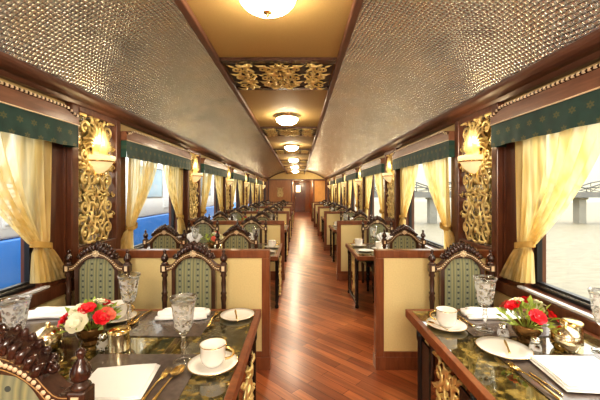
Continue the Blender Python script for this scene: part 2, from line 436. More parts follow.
# ================================================================== SHELL
b = MB(); b.box(-2.1, 1.9, YB, 25.2, -0.06, 0); struct('floor', b, 'floor')
ZW0, ZW1 = 0.79, 2.02            # window opening
def wall(side):
    x0, x1 = (WL, WL - 0.16) if side < 0 else (WR, WR + 0.16)
    b = MB()
    b.box(x0, x1, YB, YE, 0, ZW0); b.box(x0, x1, YB, YE, ZW1, 2.9)
    ys = [YB]
    for p in PIL: ys += [p - 0.60, p + 0.60]
    ys += [YE]
    # windows lie between pilasters; piers elsewhere
    piers = [(YB, PIL[0] - 0.6 - 1.0)] if False else []
    b.box(x0, x1, YB, YB + 0.3, ZW0, ZW1)
    for p in PIL: b.box(x0, x1, p - 0.60, p + 0.60, ZW0, ZW1)
    b.box(x0, x1, YE - 0.2, YE, ZW0, ZW1)
    struct('wall_' + SIDE[side], b, 'mahogany')
    # dado panel and upper band, cornice
    xi = x0 + (0.012 if side < 0 else -0.012)
    b = MB(); b.box(x0, xi, YB, YE, 0.12, ZW0 - 0.12)
    struct('trim_dado_' + SIDE[side], b, 'cream')
    b = MB(); b.box(x0, xi, YB, YE, 2.1, 2.3); struct('trim_band_' + SIDE[side], b, 'beige')
    b = MB(); xb = x0 + (0.03 if side < 0 else -0.03); b.box(x0, xb, YB, YE, 0, 0.12); struct('baseboard_' + SIDE[side], b, 'dado_wood')
    # cornice: stepped, rounded moulding
    s = 1 if side < 0 else -1
    prof = [(0, 2.235), (0.06, 2.235), (0.075, 2.25), (0.085, 2.262), (0.12, 2.266), (0.15, 2.275), (0.175, 2.29), (0.185, 2.305), (0.185, 2.325), (0.165, 2.34), (0, 2.36)]
    b = MB(); n = len(prof)
    vs = [(x0 + s * p, y, z) for y in (YB, YE) for p, z in prof]
    fs = [(i, (i + 1) % n, (i + 1) % n + n, i + n) for i in range(n)]
    b.add(vs, fs, False); struct('trim_cornice_' + SIDE[side], b, 'rosewood')
wall(-1); wall(1)

# vault
def vz(x):
    mid = (WL + WR) / 2; u = max(0.0, 1 - abs(x - mid) / (WR - 0.17 - mid))
    return 2.325 + 0.50 * (1 - (1 - u) ** 2.1) ** 0.9
def vault(side):
    if side < 0: xa, xb = WL + 0.17, CL + 0.03
    else: xa, xb = WR - 0.17, CR - 0.03
    pts = []
    nseg = 20
    for i in range(nseg + 1):
        t = i / nseg
        x = xa + (xb - xa) * t
        z = vz(x)
        pts.append((x, z))
    arc = [0]
    for i in range(nseg): arc.append(arc[-1] + math.dist(pts[i], pts[i + 1]))
    ys = [YB + (YE - YB) * j / 12 for j in range(13)]
    me = bpy.data.meshes.new('ceiling_vault')
    vs = [(x, y, z) for y in ys for x, z in pts]; w = nseg + 1
    fs = [(j * w + i, j * w + i + 1, (j + 1) * w + i + 1, (j + 1) * w + i) for j in range(12) for i in range(nseg)]
    me.from_pydata(vs, [], fs)
    uvl = me.uv_layers.new(name='UVMap')
    for p in me.polygons:
        p.use_smooth = True
        for li in p.loop_indices:
            vi = me.loops[li].vertex_index
            uvl.data[li].uv = (arc[vi % w], ys[vi // w])
    me.materials.append(M['weave'])
    o = bpy.data.objects.new('ceiling_vault_' + SIDE[side], me); C.objects.link(o); o['kind'] = 'structure'
vault(-1); vault(1)
b = MB(); b.box(-2.15, 1.95, YB, YE, 2.90, 2.96); struct('ceiling', b, 'beige')
b = MB(); b.box(CL + 0.04, CR - 0.04, YB, YE, CZ + 0.02, 2.9); struct('ceiling_strip', b, 'ochre')
for s, x in ((-1, CL), (1, CR)):
    b = MB()
    b.box(x - s * 0.05 , x, YB, YE, CZ - 0.02, CZ + 0.06, 0.008); b.box(x - s * 0.04, x - s * 0.01, YB, YE, CZ + 0.061, vz(x) + 0.02)
    struct('trim_ceiling_' + SIDE[s], b, 'rosewood')
# cross bars either side of each frieze
FRZ = [p - 0.02 for p in PIL]
b = MB()
for y in FRZ:
    if y < 1: continue
    for d in (-0.355, 0.355): b.box(CL + 0.05, CR - 0.05, y + d - 0.035, y + d + 0.035, CZ - 0.005, CZ + 0.02)
struct('trim_ceiling_bars', b, 'walnut')

# rear wall
b = MB(); b.box(-2.1, 1.9, YB - 0.1, YB, 0, 2.96); struct('wall_rear', b, 'honey')
# far end wall with an opening to the corridor
OX0, OX1, OZ = -0.36, 0.86, 2.2
b = MB()
b.box(-2.09, OX0, YE, YE + 0.1, 0, 2.25); b.box(OX1, 1.86, YE, YE + 0.1, 0, 2.25); b.box(OX0, OX1, YE, YE + 0.1, OZ, 2.25)
struct('wall_far', b, 'endwood')
b = MB(); b.box(-2.09, 1.86, YE, YE + 0.1, 2.25, 2.96); struct('wall_far_lunette', b, 'lunette')
b = MB(); b.box(-1.9, 1.68, YE - 0.03, YE, 2.2, 2.26); struct('trim_far_rail', b, 'mahogany')
b = MB()
arc = []
for i in range(25):
    t = i / 24; x = WL + 0.17 + (WR - WL - 0.34) * t
    u = 1 - abs(2 * t - 1)
    arc.append((x, YE - 0.02, vz(x) - 0.02))
b.tube(arc, 0.035, 6); struct('trim_far_arch', b, 'mahogany')
b = MB(); b.box(0.95, 1.6, YE - 0.02, YE, 0.1, 2.15); struct('trim_far_panel', b, 'honey')
b = MB()
for x in (0.90, 1.6): b.box(x - 0.03, x + 0.03, YE - 0.035, YE, 0, 2.2)
for x in (-1.8, -0.42): b.box(x - 0.04, x + 0.04, YE - 0.035, YE, 0, 2.2)
struct('trim_far_stiles', b, 'mahogany')
b = MB()
b.box(OX0 - 0.06, OX0, YE + 0.1, 25.1, 0, 2.4); b.box(OX1, OX1 + 0.06, YE + 0.1, 25.1, 0, 2.4); b.box(OX0, OX1, YE + 0.1, 25.1, 2.32, 2.4)
struct('wall_corridor', b, 'endwood')
b = MB(); b.box(OX0, OX1, 25.0, 25.1, 0, 2.35); struct('wall_corridor_end', b, 'endwood')
d = MB(); d.box(-0.30, 0.50, 24.95, 24.995, 0.0, 2.2); do = struct('door_1', d, 'dado_wood')
d = MB(); d.box(-0.2, 0.12, 24.93, 24.95, 1.5, 2.0, 0.01); d.build('door_window', 'doorlight', do)
d = MB(); d.box(-0.25, -0.22, 24.91, 24.95, 1.0, 1.15, 0.006); d.build('door_handle', 'brass', do)

# windows -------------------------------------------------------------
WIN = [(PIL[i] + 0.60, PIL[i + 1] - 0.60) for i in range(6)] + [(PIL[6] + 0.6, YE - 0.2)]
wn = 1
for side in (-1, 1):
    xi = WL if side < 0 else WR; s = 1 if side < 0 else -1
    for (y0, y1) in WIN + [(YB + 0.3, PIL[0] - 0.6)]:
        xg = xi - s * 0.09
        f = MB()
        f.box(xg - 0.02, xg + 0.02, y0, y1, ZW0, ZW0 + 0.045); f.box(xg - 0.02, xg + 0.02, y0, y1, ZW1 - 0.04, ZW1)
        f.box(xg - 0.02, xg + 0.02, y0, y0 + 0.03, ZW0, ZW1); f.box(xg - 0.02, xg + 0.02, y1 - 0.03, y1, ZW0, ZW1)
        f.box(xg + s * 0.03 - 0.012, xg + s * 0.03 + 0.012, y0, y1, ZW0, ZW0 + 0.02)
        wo = struct('window_%d' % wn, f, 'rubber'); wn += 1
        g = MB(); g.box(xg - 0.003, xg + 0.003, y0 + 0.03, y1 - 0.03, ZW0 + 0.045, ZW1 - 0.04); g.build('window_pane', 'pane', wo)
        g = MB(); g.box(xg + s * 0.02, xg + s * 0.026, y0, y1, ZW0 + 0.018, ZW0 + 0.028); g.build('window_strip', 'mirror', wo)
        g = MB(); g.box(xg + s * 0.02, xi + s * 0.035, y0 - 0.04, y1 + 0.04, ZW0 - 0.02, ZW0 - 0.001, 0.005); g.build('window_sill', 'sill', wo)
for side in (-1, 1):
    xi = WL if side < 0 else WR; s = 1 if side < 0 else -1
    b = MB(); b.box(xi, xi + s * 0.045, YB, YE, ZW0 - 0.115, ZW0 - 0.021, 0.006); struct('trim_sill_rail_' + SIDE[side], b, 'mahogany')

# ================================================================== CARVING
def spiral(c, r0, r1, a0, a1, n=14):
    out = []
    for i in range(n + 1):
        t = i / n; a = a0 + (a1 - a0) * t; r = r0 + (r1 - r0) * t ** 0.8
        out.append((c[0] + r * cos(a), c[1] + r * sin(a)))
    return out
def bez(p0, p1, p2, p3, n=10):
    out = []
    for i in range(n + 1):
        t = i / n; u = 1 - t
        out.append(tuple(u ** 3 * p0[k] + 3 * u * u * t * p1[k] + 3 * u * t * t * p2[k] + t ** 3 * p3[k] for k in (0, 1)))
    return out
def carve(mb, path, r0, r1, lift=0.012, arch=0.012, mirror=True, n=6, leaf=False):
    m = len(path)
    rad = []
    for i in range(m):
        t = i / (m - 1)
        if leaf: rad.append(max(0.0015, r0 * (sin(PI * min(1, t * 1.05 + 0.08)) ** 0.8) if t < 0.95 else 0.0015))
        else: rad.append(r0 + (r1 - r0) * t)
    for sx in ((1, -1) if mirror else (1,)):
        pts = [(sx * p[0], -(lift + arch * sin(PI * i / (m - 1))), p[1]) for i, p in enumerate(path)]
        mb.tube(pts, rad, n, flat=0.6, up=(0, 1, 0))
    # pearl at the eye of a scroll
def carving_mesh(W, H):
    """open acanthus scrollwork in XZ, base at z=0, facing -Y"""
    mb = MB(); h = W / 2; rr = random.Random(3)
    def sc(cx, cz, r, turns, a0, d, thick, leaves=3):
        p = spiral((cx, cz), r, r * 0.16, a0, a0 + d * turns * 2 * PI, 18)
        carve(mb, p, thick, thick * 0.55)
        for sx in (1, -1): mb.ball((sx * cx, -0.018, cz), r * 0.2, 6)
        for k in range(leaves):
            a = a0 + d * (0.35 + 0.9 * k); 
            q0 = (cx + r * 0.9 * cos(a), cz + r * 0.9 * sin(a)); l = r * rr.uniform(0.75, 1.05)
            b2 = a - d * 0.3
            q3 = (cx + (r + l) * cos(a + d * 0.75), cz + (r + l) * sin(a + d * 0.75))
            q1 = (q0[0] + l * 0.5 * cos(b2), q0[1] + l * 0.5 * sin(b2)); q2 = (q1[0] * 0.4 + q3[0] * 0.6, q1[1] * 0.4 + q3[1] * 0.6 + l * 0.15)
            lim = lambda p: (max(0.0, min(h * 0.99, p[0])), max(0.005, min(H - 0.005, p[1])))
            carve(mb, [lim(p) for p in bez(q0, q1, q2, q3, 7)], thick * 1.15, 0.002, 0.016, 0.016, leaf=True)
    nc = 1 if W < 0.7 else 2
    rows = max(3, round(H / 0.215)) if nc == 1 else 3
    dz = H / rows
    for i in range(rows):
        cz = dz * (i + 0.5); d = 1 if i % 2 else -1
        for c in range(nc):
            cw = h / nc
            dd = d * (1 if c == 0 else -1)
            cx = cw * (c + (0.64 if nc == 1 else 0.56)); r = min(cw * 0.34, dz * 0.42)
            sc(cx, cz, r, 1.35, (PI * 0.5 if dd > 0 else -PI * 0.5), dd, 0.0150, 4)
            sc(cw * (c + 0.20), cz + dz * 0.34, r * 0.55, 1.2, PI * (1.0 if dd > 0 else 0.6), -dd, 0.011, 2)
            if nc == 1: sc(cw * 0.90, cz + dz * 0.5, r * 0.3, 1.1, 0.0, -dd, 0.008, 2)
            if i < rows - 1:
                carve(mb, bez((cx, cz + dd * r), (cw * (c + 0.98), cz + dz * 0.4), (cw * (c + 0.15), cz + dz * 0.6), (cx, cz + dz - dd * r), 12), 0.011, 0.011)
            carve(mb, bez((cw * c, cz - dz * 0.5), (cw * (c + 0.5), cz - dz * 0.4), (cw * (c + 0.1), cz + dz * 0.1), (cw * (c + 0.05), cz + dz * 0.5), 10), 0.011, 0.008)
            for k in (() if nc == 1 else (0, 2)):
                a = PI * (0.25 + 0.5 * k); q = (cx + r * 0.55 * cos(a), cz + r * 0.55 * sin(a))
                carve(mb, bez(q, (q[0] + r * 0.4 * cos(a + 0.8), q[1] + r * 0.4 * sin(a + 0.8)), (q[0] + r * 0.8 * cos(a + 0.4), q[1] + r * 0.8 * sin(a + 0.4)), (min(h * 0.985, q[0] + r * 0.95 * cos(a)), q[1] + r * 0.85 * sin(a)), 6), 0.012, 0.002, 0.012, 0.012, leaf=True)
        mb.ball((0, -0.02, cz), (0.020, 0.014, 0.03), 8)
    return mb
def plume(mb, H0, W):
    """leafy fan bursting upward from behind the lamp bowl"""
    for k in range(7):
        a = 0.08 + k * 0.2
        l = 0.36 - 0.022 * k
        p0 = (0.01 + 0.012 * k, H0); p3 = (min(W * 0.49, l * sin(a) * 1.1), H0 + l * cos(a) - (0.05 if k > 3 else 0))
        p1 = (p0[0] + 0.02, H0 + l * 0.5); p2 = (p3[0] * 0.6, H0 + l * 0.95 * cos(a * 0.6))
        carve(mb, bez(p0, p1, p2, p3, 9), 0.020, 0.002, 0.03, 0.03, leaf=True)
GW, GH, GZ = 0.57, 1.15, 1.03
cm = carving_mesh(GW - 0.02, GH); plume(cm, 0.78, GW)
carv = thing('carved_panel', 'x', 'carved panel')
cm.build('scrollwork', 'gold', carv)
b = MB(); b.box(-GW / 2, GW / 2, 0.0, 0.006, 0, GH); b.build('mirror_backing', 'mirror', carv)
carvM = Maker(carv)
# sconce: half bowl of alabaster on a brass rim, facing -Y
sc = thing('wall_sconce', 'x', 'wall lamp')
b = MB()
b.lathe([(0.012, -0.165), (0.03, -0.16), (0.07, -0.13), (0.105, -0.09), (0.122, -0.055), (0.135, -0.05), (0.142, -0.03), (0.142, 0.0), (0.132, 0.003), (0.128, -0.02), (0.10, -0.06), (0.02, -0.09)], 20, (0, 0, 0), 1.0, 1.0, PI, 2 * PI)
b.build('lamp_bowl', 'alabaster', sc)
b = MB(); b.lathe([(0.136, -0.058), (0.143, -0.054), (0.143, -0.046), (0.136, -0.044)], 20, (0, 0, 0), 1, 1, PI, 2 * PI); b.ball((0, -0.03, -0.172), 0.018, 8); b.build('brass_rim', 'brass', sc)
b = MB(); b.lathe([(0.05, -0.05), (0.055, -0.03), (0.04, -0.012), (0.0, -0.005)], 12, (0, -0.06, 0), 1, 0.8); b.build('bulb', 'bulb', sc)
scM = Maker(sc)
tn = 1
for side in (-1, 1):
    xf = XL if side < 0 else XR; xi = WL if side < 0 else WR; s = 1 if side < 0 else -1
    rz = PI / 2 if side < 0 else -PI / 2
    for k, p in enumerate(PIL):
        if k == 0: continue
        b = MB()
        xb = xi + s * 0.018
        b.box(xi, xb, p - 0.37, p + 0.37, 0.79, 2.235)
        for d in (-1, 1): b.box(xb, xf + s * 0.012, p + d * 0.37, p + d * (GW / 2 + 0.004), 0.79, 2.235, 0.008)
        b.box(xb, xf + s * 0.012, p - GW / 2, p + GW / 2, GZ + GH + 0.003, 2.235, 0.006); b.box(xb, xf + s * 0.012, p - GW / 2, p + GW / 2, 0.79, GZ - 0.003, 0.006)
        struct('trim_%d' % tn, b, 'mahogany'); tn += 1
        xc = xi + s * 0.027
        carvM.put((xc, p, GZ), rz, 'gilded openwork scroll panel on the %s wall pillar, %s from the camera' % (SIDE[side], ORD[k - 1]), 'carved gilt pillar panels')
        scM.put((xf + s * 0.0, p, 1.835), rz, 'cream half-bowl wall sconce on the %s %s-side gilded pillar' % (ORD[k - 1], SIDE[side]), 'wall sconces on the pillars')

# ceiling friezes
FW = CR - CL - 0.12
fm = carving_mesh(FW, 0.62)
fr = thing('carved_ceiling_panel', 'x', 'carved panel', rot=(PI / 2, 0, 0))
fm.build('scrollwork', 'gold', fr)
b = MB(); b.box(-FW / 2, FW / 2, 0, 0.006, 0, 0.62); b.build('dark_backing', 'frieze_back', fr)
first = True
for k, y in enumerate(FRZ):
    if k == 0: continue
    lab = 'gilded carved scroll panel set across the ceiling strip, %s from the camera' % ORD[k - 1]
    loc = (CX, y + 0.31, CZ + 0.01)
    if first: fr.location = loc; fr['label'] = lab; fr['group'] = 'ceiling scroll panels'; first = False
    else:
        r = dup(fr, loc, None, lab, 'ceiling scroll panels')

# ceiling lamps
lp = thing('ceiling_lamp', 'x', 'ceiling lamp')
b = MB(); b.lathe([(0.0, 0.0), (0.19, 0.0), (0.195, -0.012), (0.185, -0.022), (0.165, -0.03), (0.16, -0.04), (0.15, -0.05), (0.0, -0.05)], 32, rip=10, ripa=0.03); b.build('brass_canopy', 'palebrass', lp)
b = MB(); b.lathe([(0.15, -0.045), (0.152, -0.06), (0.145, -0.082), (0.125, -0.105), (0.09, -0.125), (0.045, -0.136), (0.0, -0.139)], 32); b.build('glass_bowl', 'lamp', lp)
b = MB(); b.lathe([(0.0, -0.139), (0.026, -0.14), (0.024, -0.147), (0.008, -0.152), (0.011, -0.16), (0.004, -0.168), (0.0, -0.178)], 12); b.build('brass_finial', 'brass', lp)
lpM = Maker(lp)
for k in range(6):
    lpM.put((CX, 1.74 + 2.95 * k, CZ + 0.02), 0, 'round opal glass ceiling lamp on a brass canopy, %s from the camera' % ORD[k], 'ceiling lamps')
lpM.put((CX, 1.72 - BAY, CZ + 0.02), 0, 'round opal glass ceiling lamp behind the camera position', 'ceiling lamps')

# ================================================================== PELMETS, VALANCES, CURTAINS
def make_pelmet(Lw):
    t = thing('window_pelmet', 'x', 'pelmet')
    b = MB(); b.box(0.0, 0.13, -Lw / 2, Lw / 2, 2.045, 2.135)
    # shaped top edge that drops at both ends
    b.box(0.0, 0.13, -Lw / 2 + 0.12, Lw / 2 - 0.12, 2.135, 2.16)
    b.build('board', 'pelmet_wood', t)
    b = MB(); b.box(0.13, 0.137, -Lw / 2, Lw / 2, 2.04, 2.048); b.build('lower_bead', 'bead', t)
    b = MB()
    n = int(Lw / 0.036)
    for i in range(n):
        y = -Lw / 2 + 0.03 + (Lw - 0.06) * i / (n - 1)
        e = min(1.0, max(0.0, (min(y + Lw / 2, Lw / 2 - y) - 0.03) / 0.13))
        z = 2.118 + 0.042 * (e * e * (3 - 2 * e))
        b.box(0.128, 0.142, y - 0.0085, y + 0.0085, z - 0.009, z + 0.009)
    b.build('inlaid_beading', 'bead', t)
    b = MB()
    pts = []
    for i in range(41):
        y = -Lw / 2 + Lw * i / 40
        e = min(1.0, max(0.0, (min(y + Lw / 2, Lw / 2 - y) - 0.03) / 0.13)); pts.append((0.13, y, 2.118 + 0.042 * (e * e * (3 - 2 * e))))
    b.tube(pts, 0.012, 4, flat=1.0); b.build('bead_rail', 'walnut', t)
    return t
def make_valance(Lw):
    b = MB()
    n = 60
    def fn(u, v):
        y = -Lw / 2 + Lw * u
        x = 0.125 + 0.003 * sin(u * Lw * 42) * v + 0.003 * sin(u * Lw * 17 + 1) * v
        return (x, y, 0.0 - (0.175 + 0.003 * sin(u * Lw * 21)) * v)
    b.sheet(fn, n, 4)
    for yy in (-Lw / 2, Lw / 2):
        b.sheet(lambda u, v: (0.125 * (1 - u), yy, -0.175 * v), 4, 3)
    return b.build('window_valance', 'valance')
PL = BAY - 0.75
pel = make_pelmet(PL); pelM = Maker(pel)
val = tag(make_valance(PL - 0.01), 'x', 'valance'); valM = Maker(val)
def curtain_mesh(Wd, s):
    """hung at the y=0 edge, fanned out toward +y at the top, tied near y=0.12; s = +1"""
    b = MB()
    ztop, ztie, zbot = 1.90, 1.10, 0.80
    NP = 9
    def fn(u, v):
        z = ztop + (zbot - ztop) * v
        vt = (ztop - ztie) / (ztop - zbot)
        if v <= vt:
            t = v / vt
            e = t ** 1.55
            y0 = 0.0 + 0.02 * e; y1 = Wd + (0.15 - Wd) * t ** 1.12 + 0.05 * sin(PI * t)
            amp = 0.022 + 0.014 * t
            sag = 0.16 * (u ** 1.5) * sin(PI * min(1, t)) * 0.0
        else:
            t = (v - vt) / (1 - vt)
            e = t ** 0.8
            y0 = 0.02 - 0.24 * e; y1 = 0.15 + 0.02 * e
            amp = 0.03
        y = y0 + (y1 - y0) * u
        zz = z
        if v > vt: zz = z + 0.05 * (u ** 2) * ((v - vt) / (1 - vt))
        x = 0.045 + amp * sin(u * 2 * PI * NP + 1.3 * sin(u * 5)) * (0.55 + 0.45 * sin(u * 9 + 2)) - 0.02 * (1 if v > vt else (v / vt))
        if abs(v - vt) < 0.03: x = 0.035 + 0.018 * sin(PI * u)
        return (x, y, zz)
    b.sheet(fn, 110, 26)
    return b
cur = thing('tied_curtain', 'x', 'curtain')
curtain_mesh(0.78, 1).build('sheer_drape', 'curtain', cur)
b = MB()
pts = [(0.04 + 0.055 * cos(a), 0.085 + 0.085 * sin(a), 1.11 + 0.02 * sin(a)) for a in [2 * PI * i / 20 for i in range(21)]]
vs = []
for p in pts: vs += [(p[0], p[1], p[2] - 0.022), (p[0], p[1], p[2] + 0.022)]
b.add(vs, [(2 * i, 2 * i + 2, 2 * i + 3, 2 * i + 1) for i in range(20)]); b.build('tieback_band', 'tieband', cur)
curM = Maker(cur)
# mirrored curtain (tied at the other edge) has its own meshes
cur2 = thing('tied_curtain', 'x', 'curtain')
for ch in cur.children:
    me = ch.data.copy()
    for v in me.vertices: v.co.y = -v.co.y
    me.flip_normals()
    o = bpy.data.objects.new(ch.name.split('.')[0], me); C.objects.link(o); o.parent = cur2
curM2 = Maker(cur2)
for side in (-1, 1):
    xi = WL if side < 0 else WR
    for i, (y0, y1) in enumerate(WIN[:6]):
        yc = (PIL[i] + PIL[i + 1]) / 2
        rz = 0 if side < 0 else PI
        w = 'the %s window on the %s' % (ORD[i], SIDE[side])
        pelM.put((xi, yc, 0), rz, 'wooden pelmet with inlaid beading above %s' % w, 'window pelmets')
        valM.put((xi, yc, 2.04), rz, 'dark green brocade valance hanging over %s' % w, 'green valances')
        # far-edge curtain / near-edge curtain
        A, B = (curM2, curM) if side < 0 else (curM, curM2)
        A.put((xi, y1 + 0.03, 0), rz, 'sheer cream curtain tied back at the far edge of %s' % w, 'tied cream curtains')
        B.put((xi, y0 - 0.03, 0), rz, 'sheer cream curtain tied back at the near edge of %s' % w, 'tied cream curtains')

# ================================================================== PARTITIONS
def make_part(x0, x1):
    t = thing('low_divider', 'x', 'divider')
    H = 1.007; th = 0.045
    b = MB()
    b.box(x0, x1, -th, th, H - 0.066, H, 0.006); b.box(x0, x0 + 0.066, -th, th, 0.108, H - 0.067, 0.004); b.box(x1 - 0.066, x1, -th, th, 0.108, H - 0.067, 0.004)
    b.box(x0 + 0.066, x1 - 0.066, -th, th, 0.108, 0.15)
    b.build('wood_frame', 'dado_wood', t)
    b = MB(); b.box(x0 + 0.066, x1 - 0.066, -th + 0.012, th - 0.012, 0.15, H - 0.067); b.build('cream_infill', 'cream', t)
    b = MB(); b.box(x0 - 0.006, x1 + 0.006 if x1 < 1 else x1, -th - 0.008, th + 0.008, 0.0, 0.107, 0.004); b.build('plinth', 'dado_wood', t)
    return t
pm = {-1: Maker(make_part(WL + 0.05, -0.246)), 1: Maker(make_part(0.654, WR - 0.05))}
for side in (-1, 1):
    for k, y in enumerate(PART):
        pm[side].put((0, y, 0), 0, 'low wood-framed divider with cream panel, %s on the %s of the aisle' % (ORD[k], SIDE[side]), 'low dividers along the aisle')

# ================================================================== CHAIRS
def make_chair():
    t = thing('dining_chair', 'x', 'chair')
    px = 0.235
    # turned posts from floor to finial
    for s in (-1, 1):
        b = MB(); c = (s * px, 0, 0)
        b.lathe([(0.0, 0.0), (0.018, 0.0), (0.022, 0.03), (0.016, 0.06), (0.024, 0.2), (0.026, 0.36), (0.018, 0.38), (0.028, 0.40), (0.028, 0.50), (0.02, 0.515), (0.026, 0.53), (0.017, 0.55), (0.019, 0.62), (0.024, 0.66), (0.018, 0.68), (0.025, 0.695), (0.017, 0.71), (0.02, 0.78), (0.016, 0.82), (0.026, 0.835), (0.02, 0.85), (0.024, 0.862)], 12, c)
        b.box(s * px - 0.027, s * px + 0.027, -0.027, 0.027, 0.862, 0.925, 0.006)
        b.lathe([(0.024, 0.925), (0.028, 0.932), (0.02, 0.94), (0.016, 0.946)], 12, c)
        po = b.build('back_post', 'walnut', t)
        f = MB(); f.lathe([(0.016, 0.945), (0.026, 0.955), (0.029, 0.968), (0.027, 0.982), (0.018, 1.0), (0.010, 1.01), (0.009, 1.016), (0.014, 1.024), (0.013, 1.034), (0.006, 1.041), (0.0, 1.043)], 14, c)
        f.build('finial', 'crest_wood', po)
        f = MB()
        f.box(s * px - 0.011, s * px + 0.011, -0.0295, 0.0295, 0.874, 0.913, 0.0)
        f.build('block_inlay', 'bead', po)
    # panel outlines (chamfered top)
    def outline(hw, zt, ch, z0):
        pts = [(-hw, z0), (-hw, zt - ch * 1.15)]
        for i in range(1, 8):
            a = i / 8
            pts.append((-hw + ch * a, zt - ch * 1.15 * (1 - a) ** 1.0 + 0.012 * sin(PI * a)))
        pts += [(-hw + ch, zt)]
        left = pts
        mid = [(x, zt + 0.008 * cos(x / (hw - ch) * PI / 2)) for x in [(-hw + ch) * (1 - 2 * i / 6) for i in range(1, 6)]]
        return left + mid + [(-x, z) for x, z in left[::-1]]
    inner = outline(0.143, 0.968, 0.075, 0.53)
    outer = outline(0.172, 0.995, 0.085, 0.50)
    b = MB(); b.ring(outer, inner, -0.022, 0.022)
    b.box(-0.172, 0.172, -0.022, 0.022, 0.495, 0.532)
    b.box(-0.22, 0.22, -0.016, 0.016, 0.465, 0.497)
    # shaped arch rail from post block to post block
    def railz(x):
        a = abs(x) / 0.215
        K = [(0, 1.0), (0.15, 0.965), (0.3, 0.86), (0.45, 0.70), (0.6, 0.48), (0.72, 0.22), (0.82, 0.06), (0.9, 0.0), (1.01, 0.0)]
        for (a0, f0), (a1, f1) in zip(K, K[1:]):
            if a <= a1: return 0.895 + 0.117 * (f0 + (f1 - f0) * (a - a0) / (a1 - a0))
        return 0.895
    def arch(dz):
        pts = []
        for i in range(33):
            x = -0.215 + 0.43 * i / 32; a = abs(x) / 0.215
            z = railz(x)
            pts.append((x, z + dz))
        return pts
    b.ring(arch(0.022), arch(-0.020), -0.030, 0.030)
    b.build('back_frame', 'walnut', t)
    # inlay beads pass right through the rail
    A = arch(0)
    for half in (range(1, 16), range(17, 32)):
        b = MB()
        for i in half:
            x, z = A[i]
            if abs(x) < 0.022: continue
            b.tube([(x, -0.0335, z), (x, 0.0335, z)], 0.0068, 6)
        b.build('bead_inlay', 'bead', t)
    for dz in (0.0165, -0.0155):
        for yy in (-0.030, 0.030):
            b = MB(); b.tube([(x, yy, z) for x, z in arch(dz)], 0.0018, 4); b.build('line_inlay', 'inlay_line', t)
    # upholstered back
    def puff(sgn):
        bb = MB()
        n = len(inner); cz = 0.75
        vs = [(0, sgn * 0.026, cz)]
        for f_ in (0.5, 0.85, 1.0):
            yv = {0.5: 0.024, 0.85: 0.018, 1.0: 0.008}[f_]
            vs += [(x * f_, sgn * yv, cz + (z - cz) * f_) for x, z in inner]
        fs = [(0, 1 + i, 1 + (i + 1) % n) for i in range(n)]
        for r in range(2):
            fs += [(1 + r * n + i, 1 + (r + 1) * n + i, 1 + (r + 1) * n + (i + 1) % n, 1 + r * n + (i + 1) % n) for i in range(n)]
        return vs, fs
    b = MB()
    for sgn in (-1, 1):
        vs, fs = puff(sgn); b.add(vs, fs)
    b.build('back_panel', 'damask', t)
    # carved crest
    b = MB()
    top = []
    for i in range(25):
        x = -0.14 + 0.28 * i / 24; a = abs(x) / 0.14
        z = 1.090 - 0.105 * a ** 1.5 + 0.010 * abs(sin(a * PI * 3.0)) * (1 - 0.5 * a)
        top.append((x, z))
    bot = [(x, railz(x) + 0.018) for x, z in top]
    b.ring(top, bot, -0.024, 0.024)
    for s in (-1, 1):
        for j in range(6):
            a = (j + 0.5) / 6; x = s * 0.135 * a
            zb = railz(x) + 0.024
            zt = max(zb + 0.012, 1.092 - 0.105 * a ** 1.5 + 0.008)
            for yy in (-1, 1):
                b.tube([(x, yy * 0.020, zb), (x + s * 0.004, yy * 0.031, (zb * 0.7 + zt * 0.3)), (x + s * 0.008, yy * 0.032, (zb * 0.35 + zt * 0.65)), (x + s * 0.022, yy * 0.022, zt)], [0.013, 0.018, 0.016, 0.007], 8)
    b.tube([(0, 0.0, 1.04), (0, 0, 1.09), (0, 0, 1.112)], [0.03, 0.024, 0.008], 8)
    # side scroll ears
    for s in (-1, 1):
        p = [(s * (0.155 + 0.018 * cos(a) * (1 - i / 16)), 0, 0.985 + 0.018 * sin(a) * (1 - i / 16)) for i, a in enumerate([PI * 0.5 + i * 0.55 for i in range(13)])]
        b.tube(p, 0.009, 6)
    b.build('carved_crest', 'crest_wood', t)
    b = MB()
    b.ball((0, 0, 1.014), (0.019, 0.052, 0.019), 12)
    for k in range(8): b.tube([(0.021 * cos(k * PI / 4), -0.036, 1.014 + 0.021 * sin(k * PI / 4)), (0.021 * cos(k * PI / 4), 0.036, 1.014 + 0.021 * sin(k * PI / 4))], 0.0075, 6)
    b.build('rosette', 'bead', t)
    # seat, front toward -Y
    b = MB(); b.box(-0.292, 0.292, -0.52, -0.03, 0.435, 0.535, 0.04); b.build('seat_cushion', 'seat', t)
    b = MB(); b.box(-0.28, 0.28, -0.505, -0.026, 0.375, 0.436, 0.006); b.build('seat_rail', 'walnut', t)
    for s in (-1, 1):
        b = MB(); b.lathe([(0.0, 0), (0.016, 0), (0.02, 0.015), (0.013, 0.04), (0.016, 0.06), (0.022, 0.14), (0.03, 0.20), (0.018, 0.225), (0.03, 0.245), (0.03, 0.26), (0.02, 0.28), (0.03, 0.30), (0.03, 0.376)], 12, (s * 0.25, -0.465, 0))
        b.build('front_leg', 'black', t)
    return t
chM = Maker(make_chair())
LCH = (-0.833, -1.60)
def word(k): return ORD[k]
